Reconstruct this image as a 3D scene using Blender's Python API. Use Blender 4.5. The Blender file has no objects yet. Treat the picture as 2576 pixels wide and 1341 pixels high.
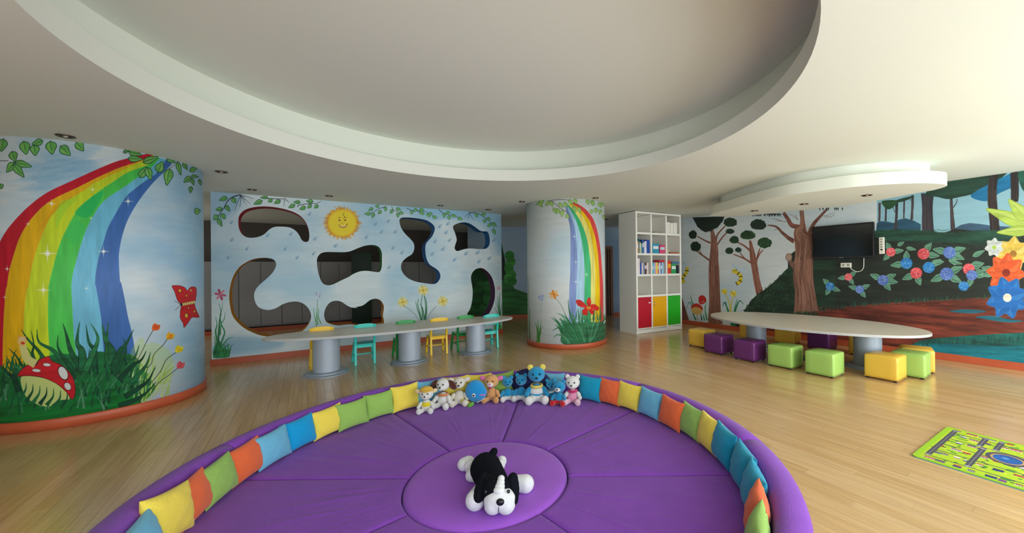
import bpy, bmesh, math, random
import numpy as np
from mathutils import Vector, Matrix
random.seed(7); RNG = np.random.RandomState(7)
PI = math.pi
S = bpy.context.scene
COL = S.collection

# ------------------------------------------------------------------ camera
CAM = (959.7, 1433.0, 673.3, math.radians(.178), math.radians(-.607))
EYE = 1.5
cd = bpy.data.cameras.new('camera'); cam = bpy.data.objects.new('camera', cd); COL.objects.link(cam)
cd.sensor_width = 36; cd.lens = CAM[0] / 2576 * 36
cd.shift_x = (1288 - CAM[1]) / 2576; cd.shift_y = (CAM[2] - 670.5) / 2576
cd.clip_start = .02; cd.clip_end = 200
cam.matrix_world = Matrix.Translation((0, 0, EYE)) @ Matrix.Rotation(PI/2 + CAM[3], 4, 'X') @ Matrix.Rotation(CAM[4], 4, 'Z')
S.camera = cam

# ------------------------------------------------------------------ world, light, exposure
S.view_settings.view_transform = 'Standard'; S.view_settings.look = 'None'
S.view_settings.gamma = 1; S.view_settings.use_curve_mapping = False
S.view_settings.exposure = 0.0
W = bpy.data.worlds.new('world'); S.world = W; W.use_nodes = True
nt = W.node_tree; bg = nt.nodes['Background']
sky = nt.nodes.new('ShaderNodeTexSky'); sky.sky_type = 'NISHITA'; sky.sun_disc = False
sky.sun_elevation = math.radians(50); sky.sun_rotation = math.radians(200)
nt.links.new(sky.outputs[0], bg.inputs[0]); bg.inputs[1].default_value = .12
U1 = np.array([-0.56598904, 0.82441277]); U2 = np.array([-0.82441277, -0.56598904])   # the room's two wall directions in plan
def rm(u, v): p = U1*u + U2*v; return float(p[0]), float(p[1])
def daylight(name, u, v, z, w, h, power, col=(.92, .97, .99)):
    l = bpy.data.lights.new(name, 'AREA'); l.shape = 'RECTANGLE'; l.size = w; l.size_y = h; l.energy = power; l.color = col
    o = bpy.data.objects.new(name, l); COL.objects.link(o); x, y = rm(u, v); o.location = (x, y, z)
    d = Vector((U1[0], U1[1], 0)); o.rotation_euler = d.to_track_quat('-Z', 'Z').to_euler()
    return o
U_REAR = -1.7
WINS = [(-7.0, 2.0), (-4.0, 2.6), (-.6, 2.6), (3.0, 2.6)]      # windows in the wall behind the camera: centre along the wall, width
for (v, w), pw in zip(WINS, (172, 162, 140, 112)):
    daylight('window_daylight', U_REAR - .12, v, 1.3, w, 2.4, pw)

lw = daylight('rear_room_daylight', 10.8, 4.4, 1.6, 2.2, 1.8, 34); lw.rotation_euler = Vector((-U2[0], -U2[1], 0)).to_track_quat('-Z', 'Z').to_euler()

# ------------------------------------------------------------------ helpers: photograph pixel -> point of the place
def rays(px):
    f, cx, cy, pi, ro = CAM
    px = np.atleast_2d(np.array(px, float)); a = (px[:, 0]-cx)/f; b = -(px[:, 1]-cy)/f
    c, s = math.cos(ro), math.sin(ro); a, b = c*a - s*b, s*a + c*b
    c, s = math.cos(pi), math.sin(pi)
    return np.c_[a, c - s*b, s + c*b]
def at(x, y, z=0.0):
    r = rays((x, y))[0]; t = (z-EYE)/r[2]; return Vector((r[0]*t, r[1]*t, z))
def zabove(P, x, y):
    r = rays((x, y))[0]; return EYE + r[2]*math.hypot(P[0], P[1])/math.hypot(r[0], r[1])
def on_plane(px, n, d):
    r = rays(px); t = d/(r[:, :2] @ n); return r*t[:, None] + [0, 0, EYE]
def on_cyl(px, c, R, far=False):
    r = rays(px); h = r[:, :2]; a = (h*h).sum(1); b = h @ np.array(c); k = c[0]**2 + c[1]**2 - R*R
    D = np.maximum(b*b - a*k, 0); t = (b + (1 if far else -1)*np.sqrt(D))/a
    return r*t[:, None] + [0, 0, EYE]
def K(ox, oy, s): return lambda pts: [(ox + x/s, oy + y/s) for x, y in pts]

# ------------------------------------------------------------------ materials
def hexc(h): h = h.lstrip('#'); return tuple(int(h[i:i+2], 16)/255 for i in (0, 2, 4))
def lin(c): return tuple((x/12.92 if x <= .04045 else ((x+.055)/1.055)**2.4) for x in c)
MATS = {}
def mat(name, col, rough=.6, metal=0, coat=0, bump=0, bscale=40, var=0, vscale=6, sheen=0, spec=.5, stretch=None):
    if name in MATS: return MATS[name]
    m = bpy.data.materials.new(name); m.use_nodes = True; N = m.node_tree; B = N.nodes['Principled BSDF']
    c = lin(hexc(col)); B.inputs['Base Color'].default_value = (*c, 1); B.inputs['Roughness'].default_value = rough
    B.inputs['Metallic'].default_value = metal; B.inputs['Coat Weight'].default_value = coat; B.inputs['Coat Roughness'].default_value = .15
    B.inputs['Sheen Weight'].default_value = sheen; B.inputs['Specular IOR Level'].default_value = spec
    tc = N.nodes.new('ShaderNodeTexCoord'); mp = N.nodes.new('ShaderNodeMapping'); N.links.new(tc.outputs['Object'], mp.inputs[0])
    if stretch: mp.inputs['Scale'].default_value = stretch
    if var:
        n = N.nodes.new('ShaderNodeTexNoise'); n.inputs['Scale'].default_value = vscale; n.inputs['Detail'].default_value = 4; N.links.new(mp.outputs[0], n.inputs[0])
        r = N.nodes.new('ShaderNodeMapRange'); r.inputs['From Min'].default_value = .3; r.inputs['From Max'].default_value = .7
        r.inputs['To Min'].default_value = 1-var; r.inputs['To Max'].default_value = 1+var
        hs = N.nodes.new('ShaderNodeHueSaturation'); hs.inputs['Color'].default_value = (*c, 1)
        N.links.new(n.outputs[0], r.inputs[0]); N.links.new(r.outputs[0], hs.inputs['Value']); N.links.new(hs.outputs[0], B.inputs['Base Color'])
    if bump:
        n = N.nodes.new('ShaderNodeTexNoise'); n.inputs['Scale'].default_value = bscale; n.inputs['Detail'].default_value = 3; N.links.new(mp.outputs[0], n.inputs[0])
        b = N.nodes.new('ShaderNodeBump'); b.inputs['Strength'].default_value = bump; b.inputs['Distance'].default_value = .02
        N.links.new(n.outputs[0], b.inputs['Height']); N.links.new(b.outputs[0], B.inputs['Normal'])
    MATS[name] = m; return m

# ------------------------------------------------------------------ mesh helpers
def obj(name, bm, m, parent=None, smooth=False, mats=None):
    me = bpy.data.meshes.new(name)
    if isinstance(bm, bmesh.types.BMesh):
        bmesh.ops.recalc_face_normals(bm, faces=bm.faces[:]); bm.to_mesh(me); bm.free()
    else: me = bm
    for q in (mats or [m]): me.materials.append(q)
    if smooth:
        for p in me.polygons: p.use_smooth = True
    o = bpy.data.objects.new(name, me); COL.objects.link(o)
    if parent: o.parent = parent
    return o
def tag(o, label=None, cat=None, group=None, kind=None):
    if label: o['label'] = label
    if cat: o['category'] = cat
    if group: o['group'] = group
    if kind: o['kind'] = kind
    return o
def empty(name, loc, rz=0):
    o = bpy.data.objects.new(name, None); COL.objects.link(o); o.location = loc; o.rotation_euler = (0, 0, rz); o.empty_display_size = .1; return o
def copy_tree(o, parent=None):
    c = o.copy(); COL.objects.link(c)
    if parent: c.parent = parent
    for ch in list(o.children): copy_tree(ch, c)
    return c
def box(bm, c, s, rz=0, bev=0, M=None):
    r = bmesh.ops.create_cube(bm, size=1)['verts']
    T = Matrix.Translation(c) @ Matrix.Rotation(rz, 4, 'Z') @ Matrix.Diagonal((*s, 1))
    if M: T = M @ T
    bmesh.ops.transform(bm, matrix=T, verts=r)
    if bev:
        es = list({e for v in r for e in v.link_edges}); bmesh.ops.bevel(bm, geom=es, offset=bev, segments=2, affect='EDGES', profile=.5)
    return bm
def BX(c, s, rz=0, bev=0, M=None): return box(bmesh.new(), c, s, rz, bev, M)
def ell(bm, c, r, rot=None, seg=20):
    v = bmesh.ops.create_uvsphere(bm, u_segments=seg, v_segments=seg//2+2, radius=1)['verts']
    R = rot.to_matrix().to_4x4() if rot else Matrix.Identity(4)
    bmesh.ops.transform(bm, matrix=Matrix.Translation(c) @ R @ Matrix.Diagonal((*r, 1)), verts=v); return bm
def lathe(bm, prof, seg=48, c=(0, 0, 0)):
    rings = [[bm.verts.new((c[0]+r*math.cos(2*PI*i/seg), c[1]+r*math.sin(2*PI*i/seg), c[2]+z)) for i in range(seg)] if r > 1e-6 else [bm.verts.new((c[0], c[1], c[2]+z))] for r, z in prof]
    for A, B in zip(rings, rings[1:]):
        for i in range(seg):
            j = (i+1) % seg
            q = [A[i % len(A)], A[j % len(A)], B[j % len(B)], B[i % len(B)]]
            q2 = []
            for v in q:
                if v not in q2: q2.append(v)
            if len(q2) > 2:
                try: bm.faces.new(q2)
                except ValueError: pass
    return bm
def tube(bm, pts, r, seg=8):
    pts = [Vector(p) for p in pts]; rings = []
    for i, p in enumerate(pts):
        d = (pts[min(i+1, len(pts)-1)] - pts[max(i-1, 0)]).normalized(); a = d.orthogonal().normalized(); b = d.cross(a)
        if rings and i:
            a0 = (rings[-1][0].co - pts[i-1]).normalized(); a = (a0 - d*a0.dot(d)).normalized(); b = d.cross(a)
        rings.append([bm.verts.new(p + (a*math.cos(2*PI*k/seg) + b*math.sin(2*PI*k/seg))*r) for k in range(seg)])
    for A, B in zip(rings, rings[1:]):
        for k in range(seg): bm.faces.new((A[k], A[(k+1) % seg], B[(k+1) % seg], B[k]))
    bm.faces.new(rings[0][::-1]); bm.faces.new(rings[-1]); return bm
def prism(bm, pts, z0, z1):
    a = [bm.verts.new((x, y, z0)) for x, y in pts]; b = [bm.verts.new((x, y, z1)) for x, y in pts]; n = len(pts)
    bm.faces.new(a[::-1]); bm.faces.new(b)
    for i in range(n): bm.faces.new((a[i], a[(i+1) % n], b[(i+1) % n], b[i]))
    return bm
def spline(pts, closed=True, k=6):
    P = np.array(pts, float); n = len(P); out = []
    for i in range(n if closed else n-1):
        p0, p1, p2, p3 = (P[(i-1) % n], P[i], P[(i+1) % n], P[(i+2) % n]) if closed else (P[max(i-1, 0)], P[i], P[i+1], P[min(i+2, n-1)])
        for t in np.arange(k)/k:
            out.append(.5*((2*p1) + (-p0+p2)*t + (2*p0-5*p1+4*p2-p3)*t*t + (-p0+3*p1-3*p2+p3)*t**3))
    if not closed: out.append(P[-1])
    return [tuple(q) for q in out]
# ------------------------------------------------------------------ painting kit: murals are flat paint on real walls
def noise2(h, w, cy, cx, oct=3):
    out = np.zeros((h, w), np.float32); amp = 1; tot = 0
    for o in range(oct):
        g = RNG.rand(max(2, int(cy*2**o))+1, max(2, int(cx*2**o))+1).astype(np.float32)
        ys = np.linspace(0, g.shape[0]-1.001, h); xs = np.linspace(0, g.shape[1]-1.001, w)
        yi = ys.astype(int); xi = xs.astype(int); fy = (ys-yi)[:, None]; fx = (xs-xi)[None]; fy = fy*fy*(3-2*fy); fx = fx*fx*(3-2*fx)
        A = g[yi][:, xi]; Bq = g[yi][:, xi+1]; C = g[yi+1][:, xi]; D = g[yi+1][:, xi+1]
        out += amp*((A*(1-fx)+Bq*fx)*(1-fy) + (C*(1-fx)+D*fx)*fy); tot += amp; amp *= .5
    return out/tot
class Canvas:
    def __init__(s, w, h, fmap, base):
        s.w, s.h, s.f = int(w), int(h), fmap; s.a = np.empty((s.h, s.w, 3), np.float32); s.a[:] = hexc(base)
        s.n = noise2(s.h, s.w, s.h/14, s.w/90, 3); s.nv = noise2(s.h, s.w, s.h/90, s.w/10, 3)
    def mask(s, P, ss=3):
        P = np.asarray(P, float)
        x0 = int(max(0, math.floor(P[:, 0].min())-1)); x1 = int(min(s.w, math.ceil(P[:, 0].max())+2))
        y0 = int(max(0, math.floor(P[:, 1].min())-1)); y1 = int(min(s.h, math.ceil(P[:, 1].max())+2))
        if x1 <= x0 or y1 <= y0: return None
        w, h = (x1-x0)*ss, (y1-y0)*ss; T = np.zeros((h, w+1), np.int32)
        Q = (P - [x0, y0])*ss; R = np.roll(Q, -1, 0)
        for (ax, ay), (bx, by) in zip(Q, R):
            if ay == by: continue
            lo, hi = (ay, by) if ay < by else (by, ay)
            ya = max(0, math.ceil(lo-.5)); yb = min(h, math.ceil(hi-.5))
            if yb <= ya: continue
            yy = np.arange(ya, yb); xx = ax + (yy+.5-ay)*(bx-ax)/(by-ay)
            T[yy, np.clip(np.ceil(xx-.5), 0, w).astype(int)] += (1 if by > ay else -1)
        M = (np.cumsum(T[:, :w], 1) != 0).astype(np.float32)
        return x0, y0, x1, y1, M.reshape(y1-y0, ss, x1-x0, ss).mean((1, 3))
    def poly(s, pts, col, alpha=1, tex=0, vert=False, raw=False, col2=None):
        P = np.asarray(pts, float) if raw else s.f(pts)
        r = s.mask(P)
        if r is None: return
        x0, y0, x1, y1, M = r; M = M*alpha; reg = s.a[y0:y1, x0:x1]; c = np.array(hexc(col), np.float32)
        if col2 is not None:
            g = np.linspace(0, 1, y1-y0)[:, None, None]; c = c*(1-g) + np.array(hexc(col2), np.float32)*g
        if tex: c = np.clip(c*(1 + tex*2*((s.nv if vert else s.n)[y0:y1, x0:x1, None]-.5)), 0, 1)
        reg[:] = reg*(1-M[..., None]) + c*M[..., None]
    def blob(s, pts, col, **k): s.poly(spline(pts), col, **k)
    def stroke(s, pts, w, col, w1=None, alpha=1, smooth=True, tex=0):
        P = np.array(spline(pts, False, 5) if smooth and len(pts) > 2 else pts, float)
        if w1 is None: w1 = w
        d = np.gradient(P, axis=0); d /= np.maximum(np.hypot(*d.T), 1e-6)[:, None]; n = np.c_[-d[:, 1], d[:, 0]]
        ww = np.linspace(w, w1, len(P))[:, None]/2
        s.poly(np.r_[P+n*ww, (P-n*ww)[::-1]].tolist(), col, alpha=alpha, tex=tex)
    def leaf(s, a, b, w, fill='7dbb5a', line='1f5a38', lw=1.2, bend=0, fill2=None):
        a = np.array(a, float); b = np.array(b, float); d = b-a; L = np.hypot(*d); n = np.array([-d[1], d[0]])/L
        q = lambda t, o: tuple(a + d*t + n*(o*w + bend*L*math.sin(t*PI)))
        pts = [q(0, 0), q(.15, .38), q(.4, .5), q(.7, .3), q(1, 0), q(.7, -.3), q(.4, -.5), q(.15, -.38)]
        s.blob(pts, fill, tex=.15)
        if fill2: s.blob([q(0.05, 0), q(.3, .3), q(.6, .25), q(.92, 0), q(.5, .02)], fill2, alpha=.7)
        if lw:
            s.stroke(spline(pts+[pts[0]], False, 4), lw, line, smooth=False); s.stroke([q(-.08, 0), q(.4, .03), q(.75, 0)], lw*.8, line)
    def ellipse(s, c, rx, ry, col, rot=0, **k):
        t = np.linspace(0, 2*PI, 28, endpoint=False); x = rx*np.cos(t); y = ry*np.sin(t)
        s.poly(np.c_[c[0]+x*math.cos(rot)-y*math.sin(rot), c[1]+x*math.sin(rot)+y*math.cos(rot)].tolist(), col, **k)
    def clouds(s, ca, cb, cc=None, sc=3, thr=.5):
        n = noise2(s.h, s.w, sc, sc*s.w/s.h*.8, 4)[..., None]; t = np.clip((n-thr+.2)/.4, 0, 1)
        s.a[:] = np.array(hexc(ca))*(1-t) + np.array(hexc(cb))*t
        s.a *= 1 + .05*(s.n[..., None]-.5)
    def blade(s, x, y, h, lean, w, col, curl=.3):
        s.stroke([(x, y), (x+lean*.35, y-h*.45), (x+lean*.8, y-h*.8), (x+lean*(1+curl), y-h)], w, col, .3, tex=.1)
    def material(s, name, rough=.55, coat=0):
        im = bpy.data.images.new(name, s.w, s.h); px = np.ones((s.h, s.w, 4), np.float32); px[..., :3] = np.clip(s.a[::-1], 0, 1)
        im.pixels.foreach_set(px.ravel()); im.update(); im.pack()
        m = bpy.data.materials.new(name); m.use_nodes = True; N = m.node_tree; B = N.nodes['Principled BSDF']
        t = N.nodes.new('ShaderNodeTexImage'); t.image = im; t.interpolation = 'Linear'; t.extension = 'EXTEND'
        uv = N.nodes.new('ShaderNodeUVMap'); uv.uv_map = 'paint'; N.links.new(uv.outputs[0], t.inputs[0])
        n = N.nodes.new('ShaderNodeTexNoise'); n.inputs['Scale'].default_value = 60; b = N.nodes.new('ShaderNodeBump'); b.inputs['Strength'].default_value = .08
        N.links.new(n.outputs[0], b.inputs['Height']); N.links.new(b.outputs[0], B.inputs['Normal'])
        N.links.new(t.outputs[0], B.inputs['Base Color']); B.inputs['Roughness'].default_value = rough; B.inputs['Coat Weight'].default_value = coat
        return m
def set_uv(me, fn):
    uv = me.uv_layers.new(name='paint')
    for l in me.loops: uv.data[l.index].uv = fn(me.vertices[l.vertex_index].co)
ZC = 2.806
def plane_map(n, d, tdir, s0, sc, z1=ZC):
    n = np.array(n); tdir = np.array(tdir)
    def f(pts):
        P = on_plane(pts, n, d); return np.c_[(P[:, :2] @ tdir - s0)*sc, (z1-P[:, 2])*sc]
    return f
R_ = random.Random(3)
# ---- mural of the free-standing wall with the cut-out shapes
DL, DR = 8.33205, -8.2656
def hit_s(x, n, d, t): P = on_plane([(x, 670)], np.array(n), d)[0]; return float(P[:2] @ t)
PS0, PS1 = hit_s(531, U1, DL, -U2), hit_s(1262, U1, DL, -U2)
CL = Canvas((PS1-PS0)*270, ZC*270, plane_map(U1, DL, -U2, PS0, 270), 'b9d0dc')
CL.clouds('a6cde4', 'd9e7ec', sc=4, thr=.4)
A = K(500, 460, 4.47); B = K(880, 460, 4.47); C = K(500, 700, 4.47); D = K(880, 700, 4.47)
for pts, c in (([(530, 480), (600, 485), (580, 540), (535, 560)], '86b4d6'), ([(1000, 512), (1262, 540), (1262, 640), (1200, 560), (1060, 545)], '7fb9dd'),
               ([(600, 850), (700, 860), (690, 880), (540, 895), (560, 860)], '86b9db'), ([(700, 700), (800, 690), (830, 730), (740, 750)], 'a8cfe4')):
    for k in range(6):
        q = [(x+R_.uniform(-16, 16), y+R_.uniform(-10, 10)) for x, y in pts]; CL.blob(q, c, alpha=.16)
def twig(cv, pts, w=2.2, col='3a3340'): cv.stroke(pts, w, col, w*.4)
gl = dict(fill='5fae5e', line='1f5a36', lw=1.3, fill2='a9dd72')
twig(CL, A([(470, 133), (380, 160), (320, 210), (285, 280), (240, 340), (215, 400)]), 3)
for e in ([(515, 180), (575, 235)], [(500, 190), (530, 245)], [(470, 200), (460, 270)], [(445, 200), (400, 315)], [(520, 150), (620, 180)]): twig(CL, A([(470, 140)] + e), 1.6)
for a, b, w in (((320, 165), (228, 195), 11), ((380, 170), (415, 230), 12), ((262, 290), (192, 305), 11), ((300, 255), (350, 320), 10), ((215, 365), (165, 415), 12), ((250, 350), (300, 405), 12), ((215, 405), (262, 490), 11)):
    a, b = A([a, b]); CL.leaf(a, b, w, **gl)
twig(CL, A([(700, 170), (820, 178), (960, 180), (975, 160)]), 2.2); twig(CL, A([(975, 185), (1020, 225)]), 1.5); twig(CL, A([(965, 185), (955, 265)]), 1.3)
for a, b, w in (((775, 165), (695, 165), 7), ((712, 200), (620, 240), 12), ((825, 185), (780, 215), 10), ((918, 200), (848, 230), 10), ((1080, 245), (1010, 280), 10), ((1140, 220), (1070, 215), 9), ((1200, 270), (1135, 300), 10), ((1265, 245), (1225, 285), 9), ((1285, 210), (1210, 205), 9), ((1340, 250), (1300, 285), 9)):
    a, b = A([a, b]); CL.leaf(a, b, w, **gl)
twig(CL, A([(1110, 270), (1130, 250), (1230, 235), (1330, 230), (1372, 203)]), 2)
g2 = dict(fill='69b56a', line='2e6e4a', lw=1, fill2='a3d78a')
twig(CL, B([(410, 265), (330, 290), (250, 335), (180, 355)]), 1.6); twig(CL, B([(470, 270), (500, 310), (560, 330), (600, 345)]), 1.4); twig(CL, B([(640, 285), (720, 315), (830, 320), (900, 350), (960, 385)]), 1.5)
twig(CL, B([(1000, 300), (1060, 345), (1130, 365), (1260, 400)]), 1.6); twig(CL, B([(1340, 335), (1440, 345), (1530, 400), (1600, 460), (1620, 560)]), 1.8)
for e in ([(1300, 380), (1290, 410)], [(1330, 400), (1325, 425)], [(1380, 400), (1410, 430)]): twig(CL, B([(1345, 335)] + e), 1)
for a, b in (((260, 285), (210, 310)), ((330, 262), (285, 262)), ((350, 310), (320, 350)), ((400, 270), (400, 320)), ((235, 345), (165, 350)), ((270, 340), (250, 395)), ((480, 300), (455, 345)), ((520, 290), (575, 305)), ((540, 335), (540, 390)), ((560, 335), (605, 345)), ((700, 310), (690, 355)), ((720, 300), (765, 310)), ((780, 310), (835, 300)), ((780, 325), (840, 355)), ((870, 345), (900, 385)), ((890, 345), (930, 350)), ((930, 380), (980, 395)), ((1060, 340), (1060, 390)), ((1080, 340), (1130, 335)), ((1110, 370), (1120, 415)), ((1140, 365), (1200, 375)), ((1210, 395), (1270, 410)), ((1420, 340), (1430, 390)), ((1480, 360), (1530, 350)), ((1520, 410), (1510, 450)), ((1540, 400), (1580, 410)), ((1590, 460), (1545, 490)), ((1600, 450), (1650, 490)), ((1610, 520), (1635, 580))):
    a, b = B([a, b]); CL.leaf(a, b, 8.5, **g2)
# rain drops
for q in A([(365, 445), (370, 640), (330, 840), (540, 740), (775, 590), (1035, 575), (970, 742), (1105, 840), (1290, 795), (1305, 630), (1535, 708), (1245, 350)]) + B([(430, 430), (285, 465), (355, 550), (510, 550), (185, 610), (485, 730), (585, 785), (440, 950), (925, 800), (955, 660), (1010, 490), (1080, 560), (1120, 645), (1045, 745), (1175, 865), (1305, 795), (1435, 785), (1565, 850), (1450, 885), (1620, 645), (1100, 460)]):
    x, y = q; CL.blob([(x+5, y-6), (x+4, y+1), (x, y+5), (x-5, y+3), (x-3, y-2)], '86b0cc', alpha=.6); CL.blob([(x+1, y-1), (x, y+3), (x-3, y+2)], '5f8cae', alpha=.45)
# sun with a smiling face
sx, sy = 861, 561
for k in range(150):
    t = k/150*2*PI + R_.uniform(-.02, .02); r0 = 30; r1 = R_.uniform(40, 50); tt = t + R_.uniform(-.12, .12)
    CL.stroke([(sx+r0*math.cos(t), sy+r0*.92*math.sin(t)), (sx+(r0+r1)/2*math.cos(t+.04), sy+(r0+r1)/2*.92*math.sin(t+.04)), (sx+r1*math.cos(tt), sy+r1*.9*math.sin(tt))], 4.5, R_.choice(['e8a21c', 'f2bd22', 'd98e1c', 'c98a3a']), .5)
CL.ellipse((sx, sy), 37, 35, 'f0c41e'); CL.ellipse((sx, sy), 33, 31, 'f7dc28')
CL.stroke([(866, 534), (863, 541), (867, 545), (864, 550)], 1.2, '7a7a20')
for ex in (854, 868): CL.ellipse((ex, 554), 3, 2, '8a5a20'); CL.stroke([(ex-4, 549), (ex, 547), (ex+4, 548)], 1.3, '9a6a20')
CL.stroke([(852, 565), (858, 571), (868, 571), (874, 563)], 2.2, '9a5a20'); CL.stroke([(855, 567), (862, 570), (870, 567)], 2, 'f8ecd0'); CL.stroke([(862, 557), (860, 562), (864, 563)], 1, 'c08a20')
def daisy(cv, c, r, petals, cols, core, n=10, w=5):
    for k in range(n):
        t = k/n*2*PI + .2; cv.stroke([c, (c[0]+r*.6*math.cos(t), c[1]+r*.6*math.sin(t)), (c[0]+r*math.cos(t), c[1]+r*math.sin(t))], w*.6, cols[k % len(cols)], w*.25)
        cv.ellipse((c[0]+r*.6*math.cos(t), c[1]+r*.6*math.sin(t)), r*.42, w*.45, cols[k % len(cols)], rot=t, alpha=.9)
    cv.ellipse(c, r*.2, r*.2, core)
for q in D([(825, 135), (595, 268), (1045, 258)]): daisy(CL, q, 14, 0, ['ecd868', 'f2e48c', 'e0c850'], 'c8a848', 12, 4)
for a in ([(600, 300), (680, 360), (745, 420), (770, 470)], [(975, 310), (930, 360), (890, 415), (860, 480)]): CL.stroke(D(a), 1.6, '8aa0a8')
for a in ([(740, 260), (760, 350), (780, 400), (800, 470)], [(770, 230), (765, 300), (790, 400), (800, 480)], [(820, 180), (800, 280), (815, 380), (810, 480)], [(835, 200), (850, 290), (850, 400), (830, 480)], [(835, 190), (860, 260), (862, 370), (850, 480)], [(790, 290), (815, 330), (830, 400), (835, 480)]): CL.stroke(D(a), 1.2, '2d7a50', 3.2)
daisy(CL, C([(1345, 185)])[0], 9, 0, ['b4bede', '9aa8cc', 'd0d8ea'], 'dfe6f0', 7, 4)
for a in ([(1335, 230), (1330, 400), (1340, 520)], [(1290, 330), (1300, 420), (1325, 520)], [(1350, 340), (1345, 430), (1375, 510)], [(1325, 380), (1320, 520), (1322, 600)]): CL.stroke(C(a), 1, '6aa06a', 3)
daisy(CL, C([(243, 183)])[0], 15, 0, ['d06080', 'b83a58', 'e8a0b0'], 'f0c8d0', 6, 7)
for k in range(6):
    t = k*PI/3+.35; c0 = C([(243, 183)])[0]; CL.stroke([c0, (c0[0]+15*math.cos(t-.2), c0[1]+15*math.sin(t-.2))], 1, '9a2a48', smooth=False)
for a, w in (([(265, 270), (262, 340), (240, 420), (255, 520), (290, 600), (270, 680), (230, 780)], 5), ([(225, 280), (250, 380), (235, 470), (225, 600), (215, 780)], 6), ([(298, 380), (285, 460), (250, 520), (240, 640)], 4), ([(187, 430), (205, 520), (190, 600), (215, 760)], 6), ([(172, 650), (185, 720), (200, 820)], 4), ([(390, 660), (330, 680), (280, 740), (240, 830)], 5), ([(345, 740), (290, 775), (230, 860)], 5), ([(370, 800), (300, 820), (220, 880)], 7), ([(360, 830), (280, 860), (200, 885)], 9)):
    CL.stroke(C(a), .6, R_.choice(['1d7040', '2a8a50', '17603c']), w*.9)
CL.blob(C([(165, 890), (165, 800), (190, 740), (230, 700), (260, 760), (320, 810), (350, 850), (320, 890), (240, 895)]), '27874c', tex=.3)
for k in range(30): CL.blade(538+R_.random()*38, 898-R_.random()*8, R_.uniform(12, 34), R_.uniform(-5, 14), 4, R_.choice(['1d7a3e', '2f9655', '14603a']))
for a in ([(1640, 260), (1665, 340), (1680, 420)], [(1660, 200), (1670, 300), (1690, 420)], [(1690, 160), (1680, 260), (1690, 420)], [(1710, 280), (1700, 350), (1695, 420)], [(1630, 330), (1660, 400), (1685, 560)]): CL.stroke(D(a), .6, '3d8a5c', 3)
daisy(CL, D([(1672, 110)])[0], 5, 0, ['cc8090', 'd8a0a8'], 'eee', 6, 2.5) if False else daisy(CL, D([(1672, 110)])[0], 5, 0, ['cc8090', 'd8a0a8'], 'eeeeee', 6, 2.5)
for k in range(14): CL.blade(1245+R_.random()*18, 832, R_.uniform(10, 30), R_.uniform(-6, 6), 4, R_.choice(['3a9a40', '4fae48']))

# ---- mural of the wide round pillar at the left: rainbow, toadstool, grass
PC1, PR1 = (-5.421, 4.428), .85
PC2, PR2 = (-.0703, 7.894), .803
def cyl_map(c, R, a0, sc, z1=ZC):
    def f(pts):
        P = on_cyl(pts, c, R); a = np.arctan2(P[:, 1]-c[1], P[:, 0]-c[0]); a = (a-a0) % (2*PI); return np.c_[a*R*sc, (z1-P[:, 2])*sc]
    return f
def cyl_cam(c): return math.atan2(-c[1], -c[0]) - PI     # the seam lies opposite the camera
A01 = cyl_cam(PC1); A02 = cyl_cam(PC2)
C1 = Canvas(2*PI*PR1*380, ZC*380, cyl_map(PC1, PR1, A01, 380), 'bfd3df'); C1.clouds('94c2e2', 'dce6ec', sc=4, thr=.36)
A = K(0, 320, 3.352); B = K(0, 700, 3.352)
for k in range(150):
    x, y = R_.gauss(150, 60), R_.gauss(430, 36); C1.ellipse((x, y), R_.uniform(20, 55), R_.uniform(4, 12), R_.choice(['5fa6d8', '74b2dc', '4f9ad2']), rot=-.1, alpha=.07)
for k in range(60):
    x, y = R_.gauss(430, 40), R_.gauss(560, 90); C1.ellipse((x, y), R_.uniform(12, 30), R_.uniform(4, 12), R_.choice(['8fbfe0', 'e4e8e8']), alpha=.08)
bd = [A([(1250, 222), (1130, 250), (980, 290), (820, 355), (600, 455), (400, 550), (250, 660), (120, 790), (30, 910), (-30, 1040), (-80, 1200), (-110, 1341)]) + B([(-120, 300), (-110, 900)]),
      A([(1290, 235), (1180, 285), (1000, 345), (820, 425), (650, 510), (480, 590), (360, 670), (250, 790), (170, 920), (120, 1060), (80, 1200), (58, 1341)]) + B([(48, 100), (33, 300), (24, 550), (20, 900)]),
      A([(1300, 245), (1150, 310), (980, 385), (800, 470), (700, 540), (560, 620), (450, 720), (390, 830), (340, 950), (300, 1060), (265, 1200), (240, 1341)]) + B([(225, 100), (208, 250), (200, 420), (190, 900)]),
      A([(1320, 255), (1240, 320), (1080, 380), (940, 470), (820, 550), (700, 650), (620, 750), (560, 860), (510, 970), (470, 1100), (430, 1250), (412, 1341)]) + B([(410, 40), (405, 200), (405, 400), (415, 560), (440, 900)]),
      A([(1350, 260), (1270, 345), (1150, 430), (1040, 510), (930, 580), (850, 650), (780, 760), (720, 880), (680, 1000), (650, 1100), (612, 1250), (602, 1341)]) + B([(600, 40), (605, 150), (615, 350), (630, 550), (690, 900)]),
      A([(1400, 275), (1330, 380), (1230, 450), (1150, 510), (1060, 590), (980, 720), (910, 850), (870, 980), (830, 1110), (805, 1250), (803, 1341)]) + B([(802, 40), (815, 100), (840, 250), (860, 400), (870, 560), (900, 900)]),
      A([(1450, 310), (1380, 380), (1290, 470), (1200, 580), (1120, 700), (1070, 800), (1030, 920), (1005, 1050), (1003, 1150), (1012, 1300)]) + B([(1022, 40), (1050, 170), (1080, 330), (1110, 450), (1140, 620), (1180, 900)])]
cols = ['c81e32', 'e6b414', 'c8dc2a', '4ecb55', '70bfe0', '3f6fb8']
sm = [spline(b, False, 5) for b in bd]
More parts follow.
